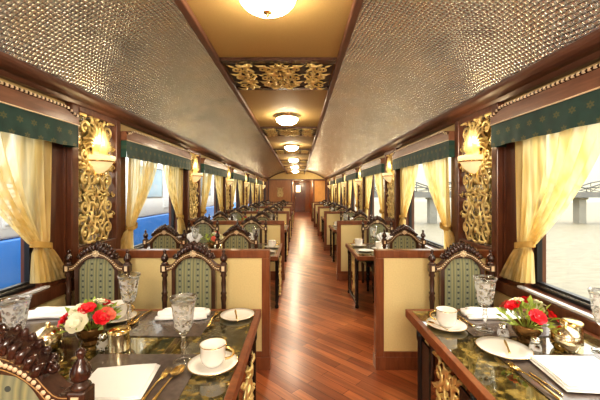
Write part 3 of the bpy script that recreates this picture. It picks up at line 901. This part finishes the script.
for k in range(NB):
    P = PART[k]
    yf, ya = P - 0.2, P - 1.66
    if k == 0: ya = 0.97
    tb = 'the %s left table' % ORD[k]
    xs = (-0.833, -1.60) if k == 0 else (-0.78, -1.58)
    chM.put((xs[0], yf, 0), 0, 'carved chair facing the camera at %s, aisle seat' % tb, 'carved dining chairs')
    chM.put((xs[1], yf, 0), 0, 'carved chair facing the camera at %s, window seat' % tb, 'carved dining chairs')
    xa = (-0.875, None) if k == 0 else (-0.75, -1.62)
    chM.put((xa[0], ya, 0), PI, 'carved chair seen from behind at %s, aisle seat' % tb, 'carved dining chairs')
    if xa[1]: chM.put((xa[1], ya, 0), PI, 'carved chair seen from behind at %s, window seat' % tb, 'carved dining chairs')
    tb = 'the %s right table' % ORD[k]
    chM.put((1.297, yf, 0), 0, 'carved chair facing the camera at %s' % tb, 'carved dining chairs')
    if k > 0: chM.put((1.273, ya, 0), PI, 'carved chair seen from behind at %s' % tb, 'carved dining chairs')

# ================================================================== TABLES
def make_table(x0, x1, aisle):
    t = thing('dining_table', 'x', 'table')
    y0, y1 = -0.525, 0.525
    b = MB(); b.box(x0 + 0.035, x1 - 0.035, y0 + 0.035, y1 - 0.035, TZ - 0.045, TZ); b.build('marble_top', 'marble', t)
    b = MB()
    for (a, c, d, e) in ((x0, x1, y0, y0 + 0.0345), (x0, x1, y1 - 0.0345, y1), (x0, x0 + 0.0345, y0 + 0.035, y1 - 0.035), (x1 - 0.0345, x1, y0 + 0.035, y1 - 0.035)):
        b.box(a, c, d, e, TZ - 0.05, TZ + 0.002, 0.004)
    b.build('edge_band', 'dado_wood', t)
    b = MB(); b.box(x0 + 0.06, x1 - 0.06, -0.34, 0.34, TZ - 0.10, TZ - 0.046); b.build('apron', 'black', t)
    for xa in ((x1 - 0.03,) if aisle > 0 else (x0 + 0.03,)):
        for yy in (-0.32, 0.32):
            b = MB(); b.lathe([(0, 0), (0.022, 0), (0.026, 0.02), (0.016, 0.05), (0.02, 0.1), (0.02, 0.58), (0.026, 0.6), (0.026, TZ - 0.052), (0.0, TZ - 0.052)], 10, (xa, yy, 0)); b.build('leg', 'black', t)
        g = carving_mesh(0.34, 0.5)
        g.xform(Matrix.Translation((xa, 0, 0.08)) @ Matrix.Rotation(PI / 2, 4, 'Z'))
        g.build('gilt_side_panel', 'gold', t)
        b = MB(); b.box(xa - 0.006, xa + 0.006, -0.30, -0.18, 0.05, 0.6); b.box(xa - 0.006, xa + 0.006, 0.18, 0.30, 0.05, 0.6); b.box(xa - 0.012, xa + 0.012, -0.31, 0.31, 0.03, 0.075); b.build('side_frame', 'black', t)
    return t
tM = {-1: Maker(make_table(WL + 0.05, -0.253, 1)), 1: Maker(make_table(0.723, WR - 0.05, -1))}
TY = [P - 1.075 if i else 2.24 - 0.525 for i, P in enumerate(PART)]
for side in (-1, 1):
    for k in range(NB):
        tM[side].put((0, TY[k], 0), 0, '%s green marble-topped table with wood edge, %s of the aisle' % (ORD[k].capitalize(), SIDE[side]), 'marble-topped dining tables')

# ================================================================== TABLEWARE
def goblet():
    t = thing('crystal_goblet', 'x', 'glass')
    b = MB(); b.lathe([(0.001, 0.128), (0.016, 0.131), (0.030, 0.145), (0.040, 0.170), (0.045, 0.205), (0.049, 0.245), (0.056, 0.282), (0.063, 0.303), (0.0605, 0.303), (0.053, 0.28), (0.046, 0.245), (0.042, 0.205), (0.036, 0.172), (0.026, 0.15), (0.0, 0.142)], 28, rip=14, ripa=0.015); b.build('bowl', 'crystal', t)
    b = MB(); b.lathe([(0.0, 0.0), (0.046, 0.0), (0.048, 0.004), (0.03, 0.01), (0.013, 0.018), (0.009, 0.03), (0.009, 0.055), (0.012, 0.07), (0.016, 0.08), (0.012, 0.09), (0.009, 0.105), (0.010, 0.12), (0.014, 0.1275), (0.0, 0.1278)], 20); b.build('stem', 'crystal', t)
    return t
def teacup():
    t = thing('tea_cup', 'x', 'cup')
    b = MB(); b.lathe([(0.0, 0.004), (0.03, 0.0), (0.036, 0.004), (0.05, 0.02), (0.056, 0.04), (0.057, 0.088), (0.06, 0.095), (0.057, 0.096), (0.053, 0.088), (0.052, 0.045), (0.04, 0.018), (0.0, 0.012)], 26); b.build('cup_body', 'porcelain', t)
    b = MB(); b.tube([(0.054 + 0.038 * sin(a) * 1.0, 0, 0.05 + 0.026 * cos(a)) for a in [PI * i / 10 for i in range(11)]], 0.0055, 6); b.build('handle', 'brass', t)
    b = MB(); b.lathe([(0.0605, 0.0945), (0.0608, 0.0965), (0.0575, 0.0970)], 26); b.build('gilt_rim', 'brass', t)
    return t
def saucer():
    t = thing('saucer', 'x', 'saucer')
    b = MB(); b.lathe([(0.0, 0.003), (0.05, 0.0), (0.055, 0.002), (0.085, 0.010), (0.112, 0.018), (0.112, 0.0205), (0.08, 0.0135), (0.05, 0.0065), (0.0, 0.006)], 36); b.build('plate', 'porcelain', t)
    b = MB(); b.lathe([(0.1115, 0.0195), (0.1135, 0.0195), (0.1125, 0.021), (0.1095, 0.0205)], 36); b.build('gilt_rim', 'brass', t)
    return t
def side_plate():
    t = thing('side_plate', 'x', 'plate')
    b = MB(); b.lathe([(0.0, 0.003), (0.06, 0.0), (0.065, 0.002), (0.1, 0.009), (0.122, 0.016), (0.122, 0.0185), (0.09, 0.011), (0.06, 0.0065), (0.0, 0.006)], 40); b.build('plate', 'porcelain', t)
    b = MB(); b.lathe([(0.1215, 0.0175), (0.1235, 0.0175), (0.1225, 0.019), (0.119, 0.0185)], 40); b.build('gilt_rim', 'brass', t)
    return t
def cutlery(kind):
    b = MB(); Lh = 0.28
    def strip(sec):
        # sec: (y, halfwidth, z)
        vs = []; 
        for y, w, z in sec:
            vs += [(-w, y, z), (-w * 0.5, y, z + 0.004), (w * 0.5, y, z + 0.004), (w, y, z), (0, y, z - 0.001)]
        fs = []
        m = len(sec)
        for i in range(m - 1):
            for k in range(5): fs.append((i * 5 + k, i * 5 + (k + 1) % 5, (i + 1) * 5 + (k + 1) % 5, (i + 1) * 5 + k))
        fs += [(0, 1, 2, 3, 4), tuple((m - 1) * 5 + k for k in (4, 3, 2, 1, 0))]
        b.add(vs, fs)
    h = [(-0.14, 0.005, 0.004), (-0.13, 0.010, 0.005), (-0.09, 0.008, 0.007), (-0.04, 0.005, 0.012), (0.02, 0.004, 0.013), (0.05, 0.005, 0.009)]
    if kind == 'spoon':
        strip(h)
        def fn(u, v):
            a = 2 * PI * u; r = v
            y = 0.095 + 0.046 * r * cos(a); x = 0.026 * r * sin(a) * (1 - 0.15 * cos(a))
            return (x, y, 0.004 + 0.010 * r * r)
        b.sheet(fn, 20, 4)
    elif kind == 'fork':
        strip(h + [(0.065, 0.010, 0.006), (0.08, 0.014, 0.004)])
        for x in (-0.011, -0.0037, 0.0037, 0.011):
            b.tube([(x, 0.08, 0.006), (x, 0.115, 0.006), (x, 0.142, 0.012)], [0.003, 0.0027, 0.001], 5)
    else:
        strip([(-0.14, 0.006, 0.004), (-0.12, 0.010, 0.006), (-0.03, 0.007, 0.007), (-0.02, 0.009, 0.007), (0.0, 0.009, 0.004), (0.09, 0.011, 0.003), (0.125, 0.008, 0.003), (0.14, 0.002, 0.003)])
    return b.build({'spoon': 'gold_spoon', 'fork': 'gold_fork', 'knife': 'gold_knife'}[kind], 'brass')
def napkin_flat(w, d, layers=3):
    b = MB()
    for i in range(layers):
        z0 = 0.0 + 0.006 * i; sh = 0.012 * i
        def top(u, v, zz):
            x = (u - 0.5) * (w - sh); y = (v - 0.5) * (d - sh) 
            return (x, y, zz + 0.006 * sin(u * 3.3 + i) * sin(v * 2.8 + 0.4 * i))
        b.sheet(lambda u, v: top(u, v, z0 + 0.006), 10, 8); b.sheet(lambda u, v: top(u, v, z0 + 0.0005 + (0.006 if i == 0 else 0)), 10, 8)
        n = 24
        ring_t = []; ring_b = []
        per = [(u / 6, 0) for u in range(7)] + [(1, v / 6) for v in range(1, 7)] + [(1 - u / 6, 1) for u in range(1, 7)] + [(0, 1 - v / 6) for v in range(1, 6)]
        vs = [top(u, v, z0 + 0.006) for u, v in per] + [top(u, v, z0 + 0.0005 + (0.006 if i == 0 else 0)) for u, v in per]; k = len(per)
        b.add(vs, [(q, (q + 1) % k, (q + 1) % k + k, q + k) for q in range(k)])
    return b
def napkin_roll(w):
    """soft folded napkin lying as a loose roll"""
    b = MB()
    for (dy, r, z, l) in ((0.0, 0.036, 0.026, w), (0.055, 0.03, 0.020, w * 0.92), (-0.05, 0.026, 0.016, w * 0.96), (0.02, 0.024, 0.052, w * 0.8)):
        pts = [((i / 8 - 0.5) * l, dy + 0.008 * sin(i * 1.1 + dy * 50), max(z, r * 0.62) + 0.004 * sin(i * 0.9)) for i in range(9)]
        b.tube(pts, [r * (0.7 + 0.3 * sin(PI * (i + 0.6) / 9)) for i in range(9)], 10, flat=1.0)
    for i in range(len(b.v)):
        x, y, z = b.v[i]; b.v[i] = (x, y, max(0.001, z * 0.62))
    return b
def napkin_fan():
    b = MB()
    def fn(u, v):
        a = (u - 0.5) * 2.1; r = 0.03 + 0.135 * v
        return (r * sin(a) * 0.75, 0.016 * cos(u * PI * 12) * (1 - 0.3 * v), 0.002 + (r * cos(a * 0.75)) * 1.05 - 0.02)
    b.sheet(fn, 48, 6); b.lathe([(0, 0), (0.034, 0), (0.03, 0.02), (0.022, 0.03), (0.0, 0.032)], 12)
    for i in range(len(b.v)):
        x, y, z = b.v[i]; b.v[i] = (x, y, max(0.0, z))
    return b
def flower_bowl(seed, small=False):
    r = random.Random(seed)
    t = thing('flower_bowl', 'x', 'flower bowl')
    b = MB(); b.lathe([(0.0, 0.0), (0.042, 0.0), (0.046, 0.006), (0.036, 0.016), (0.05, 0.03), (0.066, 0.055), (0.07, 0.085), (0.066, 0.095), (0.06, 0.09), (0.0, 0.06)], 24); b.build('bowl', 'bowlmetal', t)
    f = MB()
    for i in range(70 if not small else 36):
        a = r.uniform(0, 2 * PI); e = r.uniform(0.15, 1.45); R = r.uniform(0.09, 0.155)
        p = Vector((cos(a) * cos(e) * R, sin(a) * cos(e) * R, 0.088 + sin(e) * R * 0.85))
        d = Vector((cos(a) * cos(e), sin(a) * cos(e), sin(e) * 0.8 + r.uniform(-0.2, 0.4))).normalized()
        s_ = d.cross(Vector((r.uniform(-1, 1), r.uniform(-1, 1), 1))).normalized()
        l = r.uniform(0.03, 0.05); w = l * 0.32
        up = s_.cross(d) * 0.006
        f.add([p - d * l * 0.5, p + s_ * w + up, p + d * l * 0.6, p - s_ * w + up], [(0, 1, 2, 3)])
        if i % 2 == 0: f.tube([(p.x * 0.2, p.y * 0.2, 0.07), p - d * l * 0.4], 0.002, 4)
    f.build('foliage', 'leaf', t)
    cols = ['white_petal', 'red', 'red', 'red', 'white_petal', 'pink', 'red', 'white_petal', 'red'] if not small else ['white_petal', 'red', 'pink', 'red', 'white_petal']
    spots = [(-1.57, 0.45, 0.046), (-0.75, 0.50, 0.036), (-2.55, 0.42, 0.034), (-1.2, 1.05, 0.036), (-2.2, 1.0, 0.034), (0.0, 0.55, 0.036), (1.2, 0.9, 0.036), (0.5, 1.2, 0.032), (2.4, 0.6, 0.036)]
    for i, c in enumerate(cols):
        a, e, R = spots[i]; a += r.uniform(-0.2, 0.2); R *= 1.22
        c0 = Vector((cos(a) * cos(e) * 0.115, sin(a) * cos(e) * 0.115, 0.095 + sin(e) * 0.11))
        nrm = (c0 - Vector((0, 0, 0.06))).normalized()
        q = nrm.to_track_quat('Z', 'Y').to_matrix().to_4x4()
        bl = MB()
        for ring, (np_, rr, tilt) in enumerate(((4, 0.45, 1.25), (6, 0.75, 0.85), (7, 1.0, 0.35))):
            for k in range(np_):
                aa = 2 * PI * k / np_ + ring * 0.5
                def fn(u, v, aa=aa, rr=rr, tilt=tilt):
                    w = (u - 0.5) * 1.25 * R * rr * sin(PI * (0.15 + 0.75 * v)); l = v * R * rr
                    x = l * cos(tilt); z = l * sin(tilt) + 0.15 * R * sin(v * PI) - 0.10 * R * (abs(u - 0.5) * 2) ** 2 * -1
                    return (x * cos(aa) - w * sin(aa), x * sin(aa) + w * cos(aa), z)
                bl.sheet(fn, 4, 4)
        bl.ball((0, 0, R * 0.25), R * 0.35, 8)
        bl.xform(Matrix.Translation(c0) @ q)
        bl.build('bloom', c, t)
    return t
def gold_pot():
    t = thing('gold_sugar_pot', 'x', 'sugar pot')
    b = MB(); b.lathe([(0, 0), (0.045, 0), (0.048, 0.006), (0.06, 0.025), (0.066, 0.05), (0.062, 0.075), (0.058, 0.08), (0.0, 0.078)], 24, rip=12, ripa=0.02); b.build('pot', 'palebrass', t)
    b = MB(); b.lathe([(0.064, 0.079), (0.064, 0.084), (0.05, 0.1), (0.025, 0.113), (0.008, 0.118), (0.0, 0.118)], 24); b.ball((0, 0, 0.128), 0.012, 10); b.build('lid', 'palebrass', t)
    return t
def gold_box():
    t = thing('gold_canister', 'x', 'canister')
    b = MB(); b.lathe([(0, 0), (0.05, 0), (0.052, 0.004), (0.05, 0.01), (0.05, 0.09), (0.052, 0.094), (0.0, 0.094)], 24); b.build('canister_body', 'palebrass', t)
    b = MB(); b.lathe([(0.053, 0.0945), (0.053, 0.103), (0.04, 0.110), (0.0, 0.112)], 24); b.build('lid', 'brass', t)
    return t
def shaker():
    t = thing('glass_shaker', 'x', 'shaker')
    b = MB(); b.lathe([(0, 0), (0.026, 0), (0.029, 0.006), (0.028, 0.03), (0.021, 0.052), (0.018, 0.058), (0.0, 0.058)], 10); b.build('shaker_body', 'shaker', t)
    b = MB(); b.lathe([(0.02, 0.058), (0.021, 0.066), (0.015, 0.078), (0.0, 0.081)], 12); b.build('shaker_cap', 'mirror', t)
    return t
gM, cM, sM, plM = Maker(goblet()), Maker(teacup()), Maker(saucer()), Maker(side_plate())
cut = {k: Maker(tag(cutlery(k), 'x', k)) for k in ('spoon', 'fork', 'knife')}
potM, boxM, shM = Maker(gold_pot()), Maker(gold_box()), Maker(shaker())
flM = Maker(flower_bowl(5)); flS = Maker(flower_bowl(9, True))
nkF = Maker(tag(napkin_flat(0.27, 0.25).build('folded_napkin', 'linen'), 'x', 'napkin'))
nkR = Maker(tag(napkin_roll(0.32).build('rolled_napkin', 'linen'), 'x', 'napkin'))
nkN = Maker(tag(napkin_fan().build('fan_napkin', 'linen'), 'x', 'napkin'))
b = MB(); b.box(-0.26, 0.26, -0.19, 0.19, 0, 0.004, 0.0015)
pmM = Maker(tag(b.build('placemat', 'placemat'), 'x', 'placemat'))
G = dict(g='crystal goblets', c='tea cups', s='saucers', p='side plates', n='napkins', m='placemats', f='flower bowls', k='gold cutlery', t='gold table pots')
z = TZ + 0.001
zm = z + 0.0045
def cup_set(x, y, rz, where, dz=0.0):
    sM.put((x, y, z + dz), 0, 'white gilt-rimmed saucer under a cup %s' % where, G['s'])
    cM.put((x, y, z + dz + 0.0075), rz, 'white tea cup with gilt handle %s' % where, G['c'])
# --- nearest left table
pmM.put((-0.80, 2.0, z), 0, 'dark leather placemat at the far aisle setting of the nearest left table', G['m'])
pmM.put((-0.72, 1.42, z), 0, 'dark leather placemat at the near aisle setting of the nearest left table', G['m'])
pmM.put((-1.50, 2.0, z), 0, 'dark leather placemat beside the window on the nearest left table', G['m'])
cup_set(-0.39, 1.503, 0.15, 'on the nearest left table, right by its aisle edge')
cup_set(-1.13, 2.06, 0.4, 'behind the flowers on the nearest left table')
gM.put((-0.536, 1.535, zm), 0, 'cut crystal goblet beside the cup at the aisle edge, nearest left table', G['g'])
gM.put((-1.0, 1.945, zm), 0.3, 'cut crystal goblet standing right behind the flowers on the nearest left table', G['g'])
gM.put((-1.315, 1.53, z), 0.6, 'cut crystal goblet closest to the window on the nearest left table', G['g'])
plM.put((-0.391, 2.107, z), 0, 'white side plate with a butter knife on the nearest left table', G['p'], 0.9)
cut['knife'].put((-0.40, 2.105, z + 0.013), 0.25, 'gold butter knife lying on the white plate, nearest left table', G['k'], 0.6)
nkR.put((-0.73, 2.10, zm), 0.05, 'rolled white napkin before the chair at the far aisle setting, nearest left table', G['n'])
nkR.put((-1.56, 2.12, zm), 0.12, 'rolled white napkin below the window, far end of nearest left table', G['n'])
nkF.put((-0.745, 1.355, zm), 0.12, 'folded white napkin on the dark placemat at the bottom of the photo, nearest left table', G['n'])
cut['spoon'].put((-0.535, 1.345, zm), -0.10, 'gold spoon lying bowl up beside the near napkin, nearest left table', G['k'])
cut['fork'].put((-0.58, 1.325, zm), -0.06, 'gold fork lying next to the gold spoon, nearest left table', G['k'])
cut['spoon'].put((-0.985, 2.06, zm), PI - 0.05, 'gold spoon left of the rolled napkin by the tall goblet, nearest left table', G['k'])
cut['knife'].put((-1.03, 2.07, zm), 0.05, 'gold knife paired with the far spoon on the nearest left table', G['k'])
cut['fork'].put((-0.535, 2.06, z), 0.0, 'gold fork left of the white side plate, nearest left table', G['k'], 0.9)
flM.put((-1.095, 1.735, z), 0.0, 'bronze bowl of red and white flowers on the nearest left table', G['f'])
potM.put((-1.265, 1.665, z), 0.2, 'round gold sugar pot left of the flowers, nearest left table', G['t'])
boxM.put((-0.903, 1.66, z), 0.0, 'round gold canister right of the flowers, nearest left table', G['t'])
shM.put((-0.99, 1.665, z), 0, 'small glass shaker between flowers and gold canister, nearest left table', 'glass shakers')
# --- nearest right table
pmM.put((1.22, 2.0, z), 0, 'dark leather placemat at the far setting of the nearest right table', G['m'])
pmM.put((1.22, 1.42, z), 0, 'dark leather placemat at the near setting of the nearest right table', G['m'])
cup_set(0.87, 1.943, 2.6, 'at the far aisle corner of the nearest right table')
cut['spoon'].put((0.80, 1.90, z + 0.022), 0.5, 'gold teaspoon on the saucer rim, nearest right table', G['k'], 0.5)
cut['knife'].put((1.015, 2.06, zm), 0.06, 'gold knife beside the saucer, far setting of the nearest right table', G['k'], 0.95)
cut['fork'].put((0.985, 2.07, zm), 0.02, 'gold fork beside the saucer, far setting of the nearest right table', G['k'], 0.95)
gM.put((1.065, 1.887, zm), 0, 'cut crystal goblet between cup and flowers, nearest right table', G['g'])
gM.put((1.51, 1.635, z), 0.5, 'cut crystal goblet beside the window, nearest right table', G['g'])
nkR.put((1.21, 2.10, zm), -0.05, 'rolled white napkin before the chair on the nearest right table', G['n'])
nkF.put((1.22, 1.42, zm), -0.1, 'folded white napkin at the near setting of the nearest right table', G['n'], 1.15)
plM.put((1.02, 1.645, z + 0.004), 0, 'white side plate in the middle of the nearest right table', G['p'], 1.02)
cut['knife'].put((1.045, 1.655, z + 0.018), -0.42, 'gold butter knife lying on the white plate, nearest right table', G['k'], 0.6)
cut['fork'].put((0.975, 1.38, zm), 0.10, 'gold fork at the near setting of the nearest right table', G['k'])
cut['knife'].put((1.015, 1.36, zm), 0.08, 'gold knife at the near setting of the nearest right table', G['k'])
flM.put((1.215, 1.76, z), 2.2, 'dark bowl of red and white flowers on the nearest right table', G['f'])
potM.put((1.345, 1.665, z), 0.0, 'round gold sugar pot right of the flowers, nearest right table', G['t'])
boxM.put((1.455, 1.76, z), 0.0, 'round gold canister by the window goblet, nearest right table', G['t'])
shM.put((1.115, 1.80, z), 0, 'small glass shaker left of the flowers, nearest right table, the rear one', 'glass shakers')
shM.put((1.165, 1.625, z), 0.3, 'small glass shaker in front of the flowers, nearest right table', 'glass shakers')
# --- the other tables
for k in range(1, NB):
    y = TY[k]
    for side in (-1, 1):
        w = 'on the %s %s table' % (ORD[k], SIDE[side])
        gp = lambda s_: s_
        if side < 0:
            if k < 3:
                pmM.put((-0.78, y + 0.27, z), 0, 'dark placemat at the far aisle setting %s' % w, G['m'])
                pmM.put((-1.55, y + 0.27, z), 0, 'dark placemat at the far window setting %s' % w, G['m'])
                potM.put((-1.06, y - 0.2, z), 0, 'round gold sugar pot %s' % w, G['t'])
                boxM.put((-0.90, y - 0.02, z), 0, 'round gold canister %s' % w, G['t'])
            plM.put((-0.42, y - 0.22, z), 0, 'white side plate near the aisle edge %s' % w, G['p'], 0.9)
            cup_set(-0.38, y + 0.12, 0.4, 'by the aisle edge %s' % w)
            cup_set(-1.16, y + 0.33, 1.4, 'in the middle %s' % w)
            gM.put((-0.60, y + 0.05, z), 0, 'cut crystal goblet nearer the aisle %s' % w, G['g'])
            gM.put((-1.47, y + 0.1, z), 0, 'cut crystal goblet nearer the window %s' % w, G['g'])
            nkN.put((-0.75, y + 0.30, zm), 0.1, 'white fan-folded napkin at the aisle seat %s' % w, G['n'], 1.25)
            nkN.put((-1.55, y + 0.30, zm), -0.1, 'white fan-folded napkin at the window seat %s' % w, G['n'], 1.25)
            nkR.put((-0.76, y - 0.30, z), 0, 'rolled white napkin at the near aisle seat %s' % w, G['n'])
            nkR.put((-1.58, y - 0.30, z), 0, 'rolled white napkin at the near window seat %s' % w, G['n'])
            flS.put((-1.20, y - 0.02, z), k * 1.3, 'small bowl of red and white flowers %s' % w, G['f'], 1.1)
        else:
            plM.put((0.90, y - 0.15, z), 0, 'white side plate near the aisle edge %s' % w, G['p'], 0.9)
            cup_set(0.88, y + 0.26, 2.4, 'at the far aisle corner %s' % w)
            gM.put((1.08, y + 0.2, z), 0, 'cut crystal goblet %s' % w, G['g'])
            nkN.put((1.27, y + 0.30, zm), 0, 'white fan-folded napkin %s' % w, G['n'], 1.25)
            nkR.put((1.25, y - 0.30, z), 0, 'rolled white napkin at the near seat %s' % w, G['n'])
            if k < 3:
                pmM.put((1.24, y + 0.27, z), 0, 'dark placemat at the far setting %s' % w, G['m'])
                cup_set(1.12, y - 0.02, 0.5, 'in the middle %s' % w)
                boxM.put((1.45, y, z), 0, 'round gold canister %s' % w, G['t'])

# sideboard and carved crest at the far end
t = thing('sideboard', 'dark wooden sideboard against the far end wall, left of the doorway', 'sideboard', (-1.1, YE - 0.27, 0))
b = MB(); b.box(-0.55, 0.55, -0.2, 0.22, 0.08, 0.9, 0.006); b.build('cabinet_body', 'mahogany', t)
b = MB(); b.box(-0.58, 0.58, -0.23, 0.225, 0.901, 0.94, 0.006); b.build('counter_top', 'walnut', t)
for s in (-1, 1):
    b = MB(); b.box(s * 0.27 - 0.24, s * 0.27 + 0.24, -0.215, -0.201, 0.14, 0.86, 0.004); dd = b.build('door', 'dado_wood', t)
    b = MB(); b.ball((s * 0.06, -0.225, 0.5), 0.014, 8); b.build('knob', 'brass', dd)
for xx in (-0.5, 0.5):
    b = MB(); b.box(xx - 0.03, xx + 0.03, -0.18, 0.2, 0, 0.08); b.build('foot', 'mahogany', t)
t = thing('wall_ornament', 'carved gilt crest ornament on the far end wall above the sideboard', 'ornament', (-1.1, YE - 0.015, 1.2))
b = carving_mesh(0.4, 0.55); b.build('scrollwork', 'gold', t)

# ================================================================== OUTSIDE
b = MB(); b.box(-60, 2.6, -30, 120, -1.25, -1.15); struct('ground', b, 'ballast')
b = MB(); b.box(2.6, 900, -60, 1500, -6.7, -6.5); struct('water', b, 'water')
co = thing('railway_carriage', 'blue and white railway carriage standing on the next track outside the left windows', 'railway carriage', (-4.4, 14, -1.0))
b = MB(); b.box(-2.6, 0, -18, 30, 0.6, 1.78, 0.05); b.build('lower_body', 'coach_blue', co)
b = MB(); b.box(-2.6, -0.002, -18, 30, 1.781, 3.5, 0.05); b.build('upper_body', 'coach_white', co)
b = MB()
prof = [(-1.3 - 1.3 * cos(a), 3.49 + 0.42 * sin(a)) for a in [PI * i / 12 for i in range(13)]]
b.prism(prof, -18, 30); b.build('roof', 'coach_white', co)
for i in range(16):
    y = -16.5 + i * 2.9
    b = MB(); b.box(-0.01, 0.012, y, y + 1.5, 2.35, 3.2, 0.01); w = b.build('window', 'coach_glass', co)
    b = MB(); 
    for zz in (2.33, 3.2): b.box(-0.005, 0.02, y - 0.03, y + 1.53, zz, zz + 0.03)
    for yy in (y - 0.03, y + 1.5): b.box(-0.005, 0.02, yy, yy + 0.03, 2.36, 3.2)
    b.build('window_frame', 'haze_steel', w)
for i in range(15):
    y = -14.9 + i * 2.9
    b = MB(); b.box(-0.003, 0.006, y, y + 1.1, 1.95, 2.75)
    for q in range(9): b.box(0.006, 0.03, y + 0.04, y + 1.06, 2.0 + q * 0.08, 2.035 + q * 0.08)
    b.build('louvre_vent', 'coach_white', co)
b = MB(); b.box(-2.4, -0.2, -17.5, 29.5, 0.25, 0.6); b.build('underframe', 'rubber', co)
for i in range(6):
    for dy in (-0.8, 0.8):
        y = -14 + i * 8 + dy
        b = MB(); b.lathe([(0, -0.06), (0.42, -0.06), (0.45, 0), (0.40, 0.06), (0, 0.06)], 20); b.xform(Matrix.Translation((-0.45, y, 0.30)) @ Matrix.Rotation(PI / 2, 4, 'Y')); b.build('wheel', 'rubber', co)

# hazy truss bridge across the river, parallel to X at Y=BY
BY = 85.0
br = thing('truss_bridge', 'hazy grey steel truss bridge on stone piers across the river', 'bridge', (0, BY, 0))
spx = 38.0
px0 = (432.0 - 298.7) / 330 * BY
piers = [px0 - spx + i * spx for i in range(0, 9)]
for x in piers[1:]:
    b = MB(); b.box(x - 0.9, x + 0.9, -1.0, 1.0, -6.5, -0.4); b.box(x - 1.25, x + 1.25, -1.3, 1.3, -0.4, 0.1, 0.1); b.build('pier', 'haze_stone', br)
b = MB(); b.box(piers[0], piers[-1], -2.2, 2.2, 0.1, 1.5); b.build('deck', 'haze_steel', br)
for i in range(len(piers) - 1):
    xa, xb = piers[i], piers[i + 1]
    b = MB()
    for yy in (-2.1, 2.1):
        n = 8
        top = [(xa + (xb - xa) * j / n, 1.5 + 0.8 + 3.2 * sin(PI * j / n) ** 0.7) for j in range(n + 1)]
        b.tube([(x, yy, z_) for x, z_ in top], 0.2, 4)
        b.tube([(xa, yy, 2.6), (xb, yy, 2.6)], 0.12, 4)
        for j in range(n + 1):
            x, z_ = top[j]; b.tube([(x, yy, 1.4), (x, yy, z_)], 0.13, 4)
            if j < n:
                x2, z2 = top[j + 1]
                b.tube([(x, yy, 1.4 if j % 2 else z_), (x2, yy, z2 if j % 2 else 1.4)], 0.11, 4)
    b.build('truss_span', 'haze_steel', br)
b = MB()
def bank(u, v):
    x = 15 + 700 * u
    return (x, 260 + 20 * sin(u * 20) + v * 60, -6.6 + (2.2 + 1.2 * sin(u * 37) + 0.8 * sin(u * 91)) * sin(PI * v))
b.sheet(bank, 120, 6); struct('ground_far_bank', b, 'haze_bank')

# ================================================================== LIGHT
w = bpy.data.worlds.new('World'); bpy.context.scene.world = w; w.use_nodes = True
nt = w.node_tree; bg = nt.nodes['Background']
tc = N(nt, 'ShaderNodeTexCoord'); sp = N(nt, 'ShaderNodeSeparateXYZ'); L(nt, tc.outputs['Generated'], sp.inputs[0])
L(nt, ramp(nt, sp.outputs[2], [(0.0, (0.39, 0.355, 0.26)), (0.1, (0.44, 0.41, 0.32)), (0.22, (0.64, 0.62, 0.56)), (0.42, (1.15, 1.13, 1.1))]), bg.inputs[0])
bg.inputs[1].default_value = 1.9
def lamp(name, kind, loc, energy, col=(1, 1, 1), size=1.0, rot=(0, 0, 0), sy=None):
    d = bpy.data.lights.new(name, kind); d.energy = energy; d.color = col
    if kind == 'AREA':
        d.size = size
        if sy: d.shape = 'RECTANGLE'; d.size_y = sy
    elif kind == 'SUN': d.angle = size
    else: d.shadow_soft_size = size
    o = bpy.data.objects.new(name, d); C.objects.link(o); o.location = loc; o.rotation_euler = rot
    return o
lamp('sun', 'SUN', (8, 1, 9), 2.4, (1.0, 0.93, 0.8), math.radians(14), (0, math.radians(52), math.radians(8)))
lamp('corridor_fill', 'POINT', (0.25, 22.5, 2.1), 30, (1.0, 0.8, 0.5), 0.1)  # added fill lifting the dark corridor, no fixture modelled there
lamp('end_wall_fill', 'POINT', (0.6, 18.9, 1.9), 14, (1.0, 0.8, 0.5), 0.1)  # invented point source, only brightens the far end of the saloon
lamp('camera_fill', 'AREA', (0.2, -1.6, 2.1), 48, (1.0, 0.92, 0.8), 1.6, (math.radians(72), 0, 0), 0.8)  # unseen soft fill added behind the camera for the near bay

for side in (-1, 1):
    for p in PIL[1:]:
        lamp('sconce_light', 'POINT', ((XL + 0.15) if side < 0 else (XR - 0.15), p, 1.97), 1.7, (1.0, 0.78, 0.48), 0.05)
# ================================================================== CAMERA
cd = bpy.data.cameras.new('camera'); cam = bpy.data.objects.new('camera', cd); C.objects.link(cam)
cam.location = (0, 0, EYE); cam.rotation_euler = (PI / 2, 0, 0)
cd.sensor_fit = 'HORIZONTAL'; cd.sensor_width = 36; cd.lens = 330 / 600 * 36
cd.shift_x = 1.3 / 600; cd.shift_y = -8.0 / 600
cd.clip_start = 0.02; cd.clip_end = 3000
sc_ = bpy.context.scene
sc_.camera = cam
sc_.view_settings.view_transform = 'Standard'
sc_.view_settings.look = 'Medium High Contrast'
sc_.view_settings.exposure = 0.75
sc_.cycles.use_denoising = True
sc_.cycles.max_bounces = 10
sc_.cycles.transparent_max_bounces = 16
sc_.cycles.sample_clamp_indirect = 6.0
